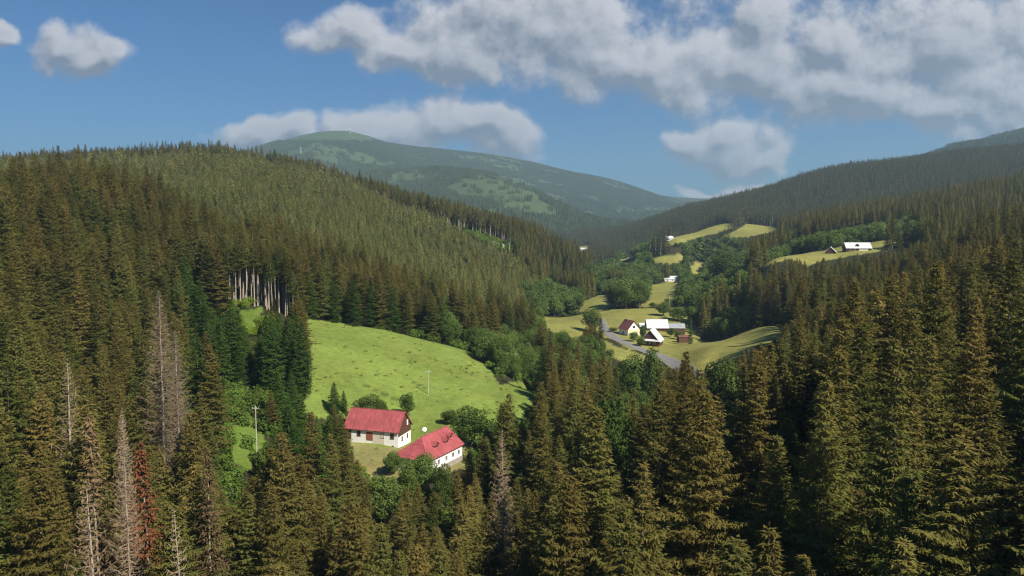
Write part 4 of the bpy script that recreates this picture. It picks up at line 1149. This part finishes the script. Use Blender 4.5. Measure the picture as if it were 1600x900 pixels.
def window(root, side, a, z, w, h, L, W, fm=None):
    """side: front -y, back +y, left -x, right +x; a = position along the wall, z = sill height"""
    fm = fm or M_frame
    def bx(m_, a0, a1, z0, z1, o0, o1):
        if side == 'front': m_.box(a0, a1, -W / 2 - o1, -W / 2 - o0, z0, z1)
        elif side == 'back': m_.box(a0, a1, W / 2 + o0, W / 2 + o1, z0, z1)
        elif side == 'right': m_.box(L / 2 + o0, L / 2 + o1, a0, a1, z0, z1)
        else: m_.box(-L / 2 - o1, -L / 2 - o0, a0, a1, z0, z1)
    f = MB(); b = 0.09
    bx(f, a - w / 2, a + w / 2, z + h - b, z + h, 0.002, 0.06); bx(f, a - w / 2 - 0.06, a + w / 2 + 0.06, z, z + b, 0.002, 0.10)
    bx(f, a - w / 2, a - w / 2 + b, z + b, z + h - b, 0.002, 0.06); bx(f, a + w / 2 - b, a + w / 2, z + b, z + h - b, 0.002, 0.06)
    bx(f, a - 0.03, a + 0.03, z + b, z + h - b, 0.012, 0.05)
    fo = f.build('window', fm, root)
    p = MB(); bx(p, a - w / 2 + b, a + w / 2 - b, z + b, z + h - b, 0.003, 0.010); p.build('pane', M_glass, fo)
    return fo


def door(root, side, a, w, h, L, W, mat=None, z=0.0):
    d = MB(); s_ = -1 if side == 'front' else 1
    y0, y1 = sorted((s_ * (W / 2 + 0.003), s_ * (W / 2 + 0.07)))
    d.box(a - w / 2, a + w / 2, y0, y1, z, z + h); o = d.build('door', mat or M_frame, root)
    y0, y1 = sorted((s_ * (W / 2 + 0.07), s_ * (W / 2 + 0.12)))
    MB().box(a + w / 2 - 0.2, a + w / 2 - 0.08, y0, y1, z + 1.0, z + 1.06).build('handle', M_steel, o)
    return o


def house(name, label, cat, x, y, z, rz, L, W, eh, rise, roof, wall, gable=None, over=0.45, chim=(), deep=3.0, group=None, hip=0.0):
    root = empty(name, (x, y, z), R(rz)); tag(root, label, cat, group)
    w = MB()
    if hip: w.box(-L / 2, L / 2, -W / 2, W / 2, -deep, eh); w.prism([(-W / 2, eh + .002), (W / 2, eh + .002), (0, eh + rise - .05)], L / 2 - 0.3, L / 2 - 0.01)
    elif gable is None: w.prism([(-W / 2, -deep), (W / 2, -deep), (W / 2, eh), (0, eh + rise), (-W / 2, eh)], -L / 2, L / 2)
    else: w.box(-L / 2, L / 2, -W / 2, W / 2, -deep, eh)
    w.build('wall', wall, root)
    if gable is not None:
        for sd in (-1, 1):
            gb = MB(); x0, x1 = sorted((sd * (L / 2 - 0.25), sd * (L / 2 + 0.04)))
            gb.prism([(-W / 2, eh + 0.003), (W / 2, eh + 0.003), (0, eh + rise)], x0, x1); gb.build('gable', gable, root)
    sl_ = rise / (W / 2); ly = W / 2 + over; zl = eh - over * sl_ + 0.03; zr = eh + rise + 0.03; lx = L / 2 + over * 0.9
    r = MB(); r.slab([(-lx, -ly, zl), (lx, -ly, zl), (lx, 0, zr), (-lx, 0, zr)], 0.14); r.slab([(lx, ly, zl), (-lx, ly, zl), (-lx, 0.0, zr), (lx, 0.0, zr)], 0.14)
    if hip:
        r = MB(); xh = -lx + hip
        r.slab([(-lx, -ly, zl), (lx, -ly, zl), (lx, 0, zr), (xh, 0, zr)], 0.14); r.slab([(lx, ly, zl), (-lx, ly, zl), (xh, 0.0, zr), (lx, 0.0, zr)], 0.14)
        a_, b_, c_ = Vector((-lx, ly, zl)), Vector((-lx, -ly, zl)), Vector((xh, 0, zr)); n_ = (b_ - a_).cross(c_ - a_).normalized() * 0.14
        i = len(r.v); r.v += [tuple(q) for q in (a_, b_, c_, a_ + n_, b_ + n_, c_ + n_)]; r.f += [[i, i + 2, i + 1], [i + 3, i + 4, i + 5], [i, i + 1, i + 4, i + 3], [i + 1, i + 2, i + 5, i + 4], [i + 2, i, i + 3, i + 5]]
    r.box(-lx + hip, lx, -0.12, 0.12, zr + 0.09, zr + 0.24)
    ro = r.build('roof', roof, root)
    for (cx, cy, ch) in chim:
        zc = eh + rise - abs(cy) * sl_ - 0.3
        c = MB().box(cx - .3, cx + .3, cy - .3, cy + .3, zc, zc + ch).build('chimney', M_brick, ro)
        MB().box(cx - .38, cx + .38, cy - .38, cy + .38, zc + ch + 0.002, zc + ch + .1).build('cap', M_stone, ro)
    return root, ro


def dormer(ro, x, eh, rise, W, y, w, h, roofmat, face):
    """small gabled dormer on the front slope"""
    sl_ = rise / (W / 2); z0 = eh + (W / 2 - abs(y)) * sl_; sg = -1 if y < 0 else 1
    back = y - sg * (h + w * 0.4) / sl_ * 1.05
    d = MB(); ya, yb_ = sorted((y, back)); d.box(x - w / 2, x + w / 2, ya, yb_, z0 - 0.2, z0 + h); do = d.build('dormer', face, ro)
    r = MB(); yf = y + sg * 0.3; yb_ = back - sg * 0.2; zr = z0 + h + w * 0.42; zl = z0 + h - 0.12
    q1 = [(x - w / 2 - .2, yf, zl), (x, yf, zr), (x, yb_, zr), (x - w / 2 - .2, yb_, zl)]; q2 = [(x, yf, zr), (x + w / 2 + .2, yf, zl), (x + w / 2 + .2, yb_, zl), (x, yb_, zr)]
    if sg > 0: q1.reverse(); q2.reverse()
    r.slab(q1, 0.1); r.slab(q2, 0.1); r.poly([(x - w / 2, y + sg * 0.003, z0 + h), (x + w / 2, y + sg * 0.003, z0 + h), (x, y + sg * 0.003, zr - 0.05)])
    r.build('dormer_roof', roofmat, do)
    y0, y1 = sorted((y + sg * 0.003, y + sg * 0.03)); MB().box(x - w * .3, x + w * .3, y0, y1, z0 + 0.25, z0 + h - 0.1).build('pane', M_glass, do)
    return do


h1, r1 = house('farmhouse', 'long white farmhouse with red sheet roof and dark boarded gable', 'house', -37.4, 210.3, -61.4, -17, 16.0, 8.2, 3.7, 4.2, M_red, M_plaster, M_timber, 0.5)
for a_, m_ in ((-3.9, None), (3.2, None), (6.2, None)): window(h1, 'front', a_, 1.3, 1.15, 1.5, 16.0, 8.2)
door(h1, 'front', -0.6, 1.9, 2.3, 16.0, 8.2, M_redboard, 0.4)
MB().box(0.4, 3.9, -4.14, -4.103, -0.4, 3.0).build('plaster_panel', M_peach, h1, 'peach coloured stretch of wall beside the door')
MB().box(-7.9, -6.2, -4.16, -4.103, 0.2, 2.9).build('boarded_panel', M_timber, h1, 'dark boarded end of the front wall')
window(h1, 'front', 6.4, -1.3, 0.6, 0.8, 16.0, 8.2)
MB().prism([(-4.1, 1.9), (4.1, 1.9), (4.1, 3.68), (-4.1, 3.68)], 8.003, 8.05).build('gable_board', M_timber, h1)
window(h1, 'right', -1.6, 0.2, 0.7, 1.3, 16.0, 8.2); window(h1, 'right', 1.8, 0.2, 0.7, 1.3, 16.0, 8.2)
MB().box(8.043, 8.09, 1.5, 2.3, 3.9, 5.4).build('shutter', M_plaster, h1, 'white shutter in the boarded gable')

h2, r2 = house('farmhouse', 'white house with broad red roof and small dormers set at an angle', 'house', -20.9, 189.2, -61.6, 62, 16, 9.6, 3.5, 3.7, M_red, M_plaster, None, 0.5, chim=((3.5, 2.6, 1.2),), hip=5.0)
for a_ in (3.6, 6.3, 0.5, -3.0, -6.0): window(h2, 'front', a_, 1.1, 1.0, 1.3, 16, 9.6, M_wframe)
MB().box(-8.05, 8.05, -4.9, -4.803, -3, 0.35).build('plinth', M_stone, h2)
for a_ in (5.8, 3.0, -1.6): dormer(r2, a_, 3.5, 3.7, 9.6, -3.3 if a_ < 5 else -2.7, 1.7, 0.8, M_red, M_redboard)

# satellite dish behind the second house
def on(u, v, D):
    s_, t_ = st(u, v); return s_ * D, D, t_ * D
x, y, z = on(663, 671, 205); z0 = float(gz(x, y))
d = empty('satellite_dish', (x, y, z0)); tag(d, 'white round satellite dish on a mast between the two red roofed houses', 'satellite dish')
MB().tube((0, 0, -0.3), (0, 0, z - z0), 0.05, 0.05).build('mast', M_steel, d)
dm = MB(); dm.tube((0, 0.02, z - z0), (0.12, -0.28, z - z0 + 0.1), 0.18, 0.62, 20); dm.build('dish', M_wframe, d)
MB().tube((0.05, -0.05, z - z0 - 0.7), (0.3, -0.95, z - z0 + 0.2), 0.025, 0.02, 5).build('feed_arm', M_steel, d)

h3, r3 = house('village_house', 'house with brown red roof and white gable beside the road', 'house', 66.8, 433, -66.6, 115, 9, 8, 4, 4.4, M_brown_roof, M_plaster, None, 0.5, chim=((1.5, 0.3, 1.3),))
for a_ in (-1.9, 1.6): window(h3, 'left', a_, 1.2, 1.1, 1.3, 9, 8)
window(h3, 'left', 0, 4.6, 1.5, 1.2, 9, 8); window(h3, 'front', 0, 1.2, 1.1, 1.3, 9, 8); window(h3, 'back', 0, 1.2, 1.1, 1.3, 9, 8)
MB().box(-4.56, -4.503, -3.9, 3.9, -3, 3.9).build('lower_wall', M_yellow, h3, 'pale yellow lower wall of the gable side')

h4, r4 = house('village_house', 'white roofed farmhouse with reddish boarded gable standing nearest the road', 'house', 74, 402, -66.6, 68, 10, 9.6, 2.6, 5.4, M_white_roof, M_timber, None, 0.7)
MB().prism([(-2.9, 4.3), (2.9, 4.3), (1.9, 6.1), (-1.9, 6.1)], -5.06, -5.003).build('gable_board', M_timber, h4)
hipr = MB().slab([(-5.95, -5.4, 2.35), (-5.95, 5.4, 2.35), (-5.0, 4.4, 3.3), (-5.0, -4.4, 3.3)][::-1], 0.12); hipr.build('canopy_roof', M_white_roof, h4)
for a_ in (-2.4, 0, 2.4): window(h4, 'left', a_, 0.8, 1.0, 1.2, 10, 9.6, M_wframe)

h5, r5 = house('barn', 'long barn with white sheet roof behind the farmhouse', 'barn', 86.6, 456, -67.6, -1, 12.2, 8.6, 2.6, 4.2, M_white_roof, M_timber, None, 0.5)
door(h5, 'front', -2, 3.0, 2.6, 12.2, 8.6, M_redboard); window(h5, 'front', 3.2, 1.0, 1.0, 0.9, 12.2, 8.6)
h6, r6 = house('shed', 'low shed with greyish roof right of the white roofed barn', 'shed', 98.5, 457, -67.6, -4, 9.5, 7, 2.0, 2.2, M_grey_roof, M_timber, None, 0.3)
door(h6, 'front', 1.5, 2.2, 2.0, 9.5, 6)
h6b, _ = house('shed', 'small white hut between the brown roofed house and the barn', 'shed', 78.6, 462, -67.2, 10, 3.2, 3, 2.3, 1.1, M_white_roof, M_plaster, None, 0.2)
door(h6b, 'front', 0, 1.0, 1.9, 3.2, 3)
h6c, _ = house('shed', 'low reddish wood shed at the right end of the farmyard', 'shed', 93, 413, -65.4, 12, 6, 3, 1.0, 0.6, M_brown_roof, M_timber, None, 0.3)
door(h6c, 'front', 0, 1.4, 1.1, 6, 3)

h7, r7 = house('farmhouse', 'long white roofed farmhouse with a dormer on the upper slope', 'house', 249.5, 556, -24.3, -3, 17.5, 8, 2.7, 3.5, M_white_roof, M_timber, None, 0.6)
dormer(r7, -0.8, 2.7, 3.5, 8, -3.2, 2.2, 1.0, M_dark_roof, M_timber)
MB().box(0.2, 6.5, -4.07, -4.003, -3, 2.3).build('plaster_panel', M_plaster, h7, 'white plastered stretch of the front wall')
for a_ in (-6, -3): window(h7, 'front', a_, 0.9, 1.1, 1.2, 17.5, 8, M_wframe)
h8, _ = house('shed', 'small outbuilding with pale roof and dark gable left of the upper farmhouse', 'shed', 229, 552, -26.0, 65, 6, 7, 1.6, 3.4, M_white_roof, M_timber, None, 0.4)
door(h8, 'front', 0, 1.2, 1.5, 6, 7)


def far_house(u, v, D, L, W, eh, rise, rz, roof, wall, name, label, cat='house'):
    s_, t_ = st(u, v); x = s_ * D; z = float(gz(x, D))
    h_, _ = house(name, label, cat, x, D, z, rz, L, W, eh, rise, roof, wall, None, 0.5, deep=3)
    print('FAR', label, u, v, [round(float(q)) for q in uv(s_, z / D)])
    for a_ in (-L * 0.3, 0, L * 0.3): window(h_, 'front', a_, 0.9, 1.3, 1.3, L, W, M_frame)
far_house(1049, 441, 885, 18, 9, 2.6, 3.2, 3, M_white_roof, M_plaster, 'valley_house', 'long pale roofed house at the upper rim of the middle hay field')
far_house(1044, 409, 1360, 12, 9, 4, 4, -5, M_white_roof, M_plaster, 'valley_house', 'white house at the left end of the far group of roofs')
far_house(1056, 408, 1370, 15, 10, 4, 5, 5, M_dark_roof, M_plaster, 'valley_house', 'dark roofed house at the right end of the far group of roofs')
far_house(1030, 411, 1340, 9, 8, 3, 4, 20, M_brown_roof, M_plaster, 'valley_house', 'small house with brown roof left of the far group of roofs')
far_house(1006, 425, 830, 10, 8, 3, 3, 30, M_white_roof, M_plaster, 'valley_house', 'pale roof half hidden between the trees of the valley')
far_house(912, 386, 1900, 15, 8, 2.4, 3, -8, M_white_roof, M_plaster, 'valley_house', 'farthest pale roof where the valley narrows')
far_house(1045, 374, 1070, 11, 7, 3, 3, 12, M_white_roof, M_plaster, 'valley_house', 'pale roofed hut at the left corner of the upper field')

# ------------------------------------------------------------ road, draped over the ground
M_road, k = newmat('asphalt')
pos = k.n('ShaderNodeNewGeometry').outputs['Position']
c_ = k.mix(k.rng(k.noise(pos, 0.5, 6, 0.7), 0.35, 0.65), (0.17, 0.165, 0.16), (0.23, 0.225, 0.215))
out(k, k.n('ShaderNodeBsdfPrincipled', {'Base Color': c_, 'Roughness': 0.85, 'Specular IOR Level': 0.2}).outputs[0])
M_verge = plain('trodden_verge', (0.26, 0.23, 0.16), 0.95, var=0.3, scale=0.6)


def smooth_path(P_, n_=14):
    P_ = [P_[0]] + list(P_) + [P_[-1]]; r = []
    for i in range(1, len(P_) - 2):
        for j in range(n_):
            t = j / n_; a, b, c, d = P_[i - 1], P_[i], P_[i + 1], P_[i + 2]
            r.append(0.5 * ((2 * b) + (c - a) * t + (2 * a - 5 * b + 4 * c - d) * t * t + (3 * b - a - 3 * c + d) * t ** 3))
    r.append(P_[-2]); return r


def strip(name, path, width, lift, mat, label, cat):
    V = []; Fc = []; m_ = 7
    for i, p in enumerate(path):
        a = path[max(0, i - 1)]; b = path[min(len(path) - 1, i + 1)]; d = (b - a); d.z = 0; d.normalize(); nn = Vector((-d.y, d.x, 0))
        for j in range(m_):
            q = p + nn * width * (j / (m_ - 1) - 0.5); V.append((q.x, q.y, float(gz(q.x, q.y)) + lift))
    for i in range(len(path) - 1):
        for j in range(m_ - 1):
            a = i * m_ + j; Fc.append((a, a + 1, a + m_ + 1, a + m_))
    me = bpy.data.meshes.new(name); me.from_pydata(V, [], Fc); me.materials.append(mat); me.update()
    return tag(link(bpy.data.objects.new(name, me)), label, cat, kind='structure')


rp = [hit(u, v, 260, 600) for u, v in ((935, 497), (941, 506), (946, 516), (958, 526), (975, 535), (998, 545), (1020, 553), (1044, 563), (1062, 573), (1085, 588), (1105, 602))]
rp = smooth_path(rp)
strip('verge', rp, 6.4, 0.14, M_verge, 'trodden gravel verge on both sides of the road', 'verge')
strip('road', rp, 4.8, 0.20, M_road, 'narrow grey asphalt road curving past the white roofed farmhouse', 'road')


# ------------------------------------------------------------ poles and masts
def pole(u, vt, D, label, arm=True, lean=0.0):
    s_, t_ = st(u, vt); x = s_ * D; z0 = float(gz(x, D)); H = max(5.0, t_ * D - z0)
    r = empty('utility_pole', (x, D, z0), random.uniform(-.3, .3)); tag(r, label, 'utility pole', 'wooden utility poles')
    MB().tube((0, 0, -0.6), (lean, 0, H), 0.17, 0.11, 8).build('mast', M_grey, r)
    if arm:
        MB().box(lean - 0.9, lean + 0.9, -0.06, 0.06, H - 0.75, H - 0.6).build('crossarm', M_grey, r)
        for a_ in (-0.8, -0.3, 0.3, 0.8): MB().tube((lean + a_, 0, H - 0.6), (lean + a_, 0, H - 0.38), 0.05, 0.035, 6).build('insulator', M_wframe, r)
pole(669, 578, 243, 'grey wooden pole with crossarm in the middle of the green meadow')
pole(806, 551, 300, 'wooden pole with crossarm in the leafy belt right of the meadow')
pole(399, 634, 186, 'grey wooden pole on the lime green bank left of the meadow')
pole(1046, 463, 560, 'thin pole at the right side of the pale field behind the barn')
s_, t_ = st(547, 199); x = s_ * 5460; z0 = float(gz(x, 5460))
tw = empty('transmitter_tower', (x, 5460, z0)); tag(tw, 'tiny transmitter tower on top of the bald far summit', 'tower')
MB().tube((0, 0, -8), (0, 0, 34), 3.0, 2.2, 12).build('shaft', M_plaster, tw); MB().tube((0, 0, 12), (0, 0, 22), 7.0, 7.0, 14).build('platform', M_steel, tw); MB().tube((0, 0, 34), (0, 0, 46), 0.9, 0.4, 8).build('antenna', M_steel, tw)
s_, t_ = st(470, 229); D = 4550; x = s_ * D; z0 = float(gz(x, D))
tw = empty('lattice_mast', (x, D, z0)); tag(tw, 'thin pale mast on the left shoulder of the far mountain', 'mast')
lm_ = MB()
for a_, b_ in ((-3, -3), (3, -3), (3, 3), (-3, 3)): lm_.tube((a_, b_, -4), (a_ * .2, b_ * .2, 44), 0.5, 0.3, 5)
for q_ in range(6): lm_.box(-3 + q_ * .4, 3 - q_ * .4, -3 + q_ * .4, 3 - q_ * .4, 4 + q_ * 7, 4.6 + q_ * 7)
lm_.build('lattice', M_wframe, tw); MB().tube((0, 0, 44), (0, 0, 54), 0.5, 0.3, 6).build('antenna', M_wframe, tw)


# ------------------------------------------------------------ air
hz = MB(); hz.box(-12600, 12600, -20, 9900, float(Z.min()) - 1, 760)
m, k = newmat('air'); pv = k.n('ShaderNodeVolumePrincipled', {'Color': (0.55, 0.80, 1.0, 1), 'Density': 0.000105, 'Anisotropy': 0.2})
k.n('ShaderNodeOutputMaterial', {'Volume': pv.outputs[0]})
hzo = hz.build('haze', m); tag(hzo, 'thin blue haze in the air over the valley', 'haze', kind='stuff')
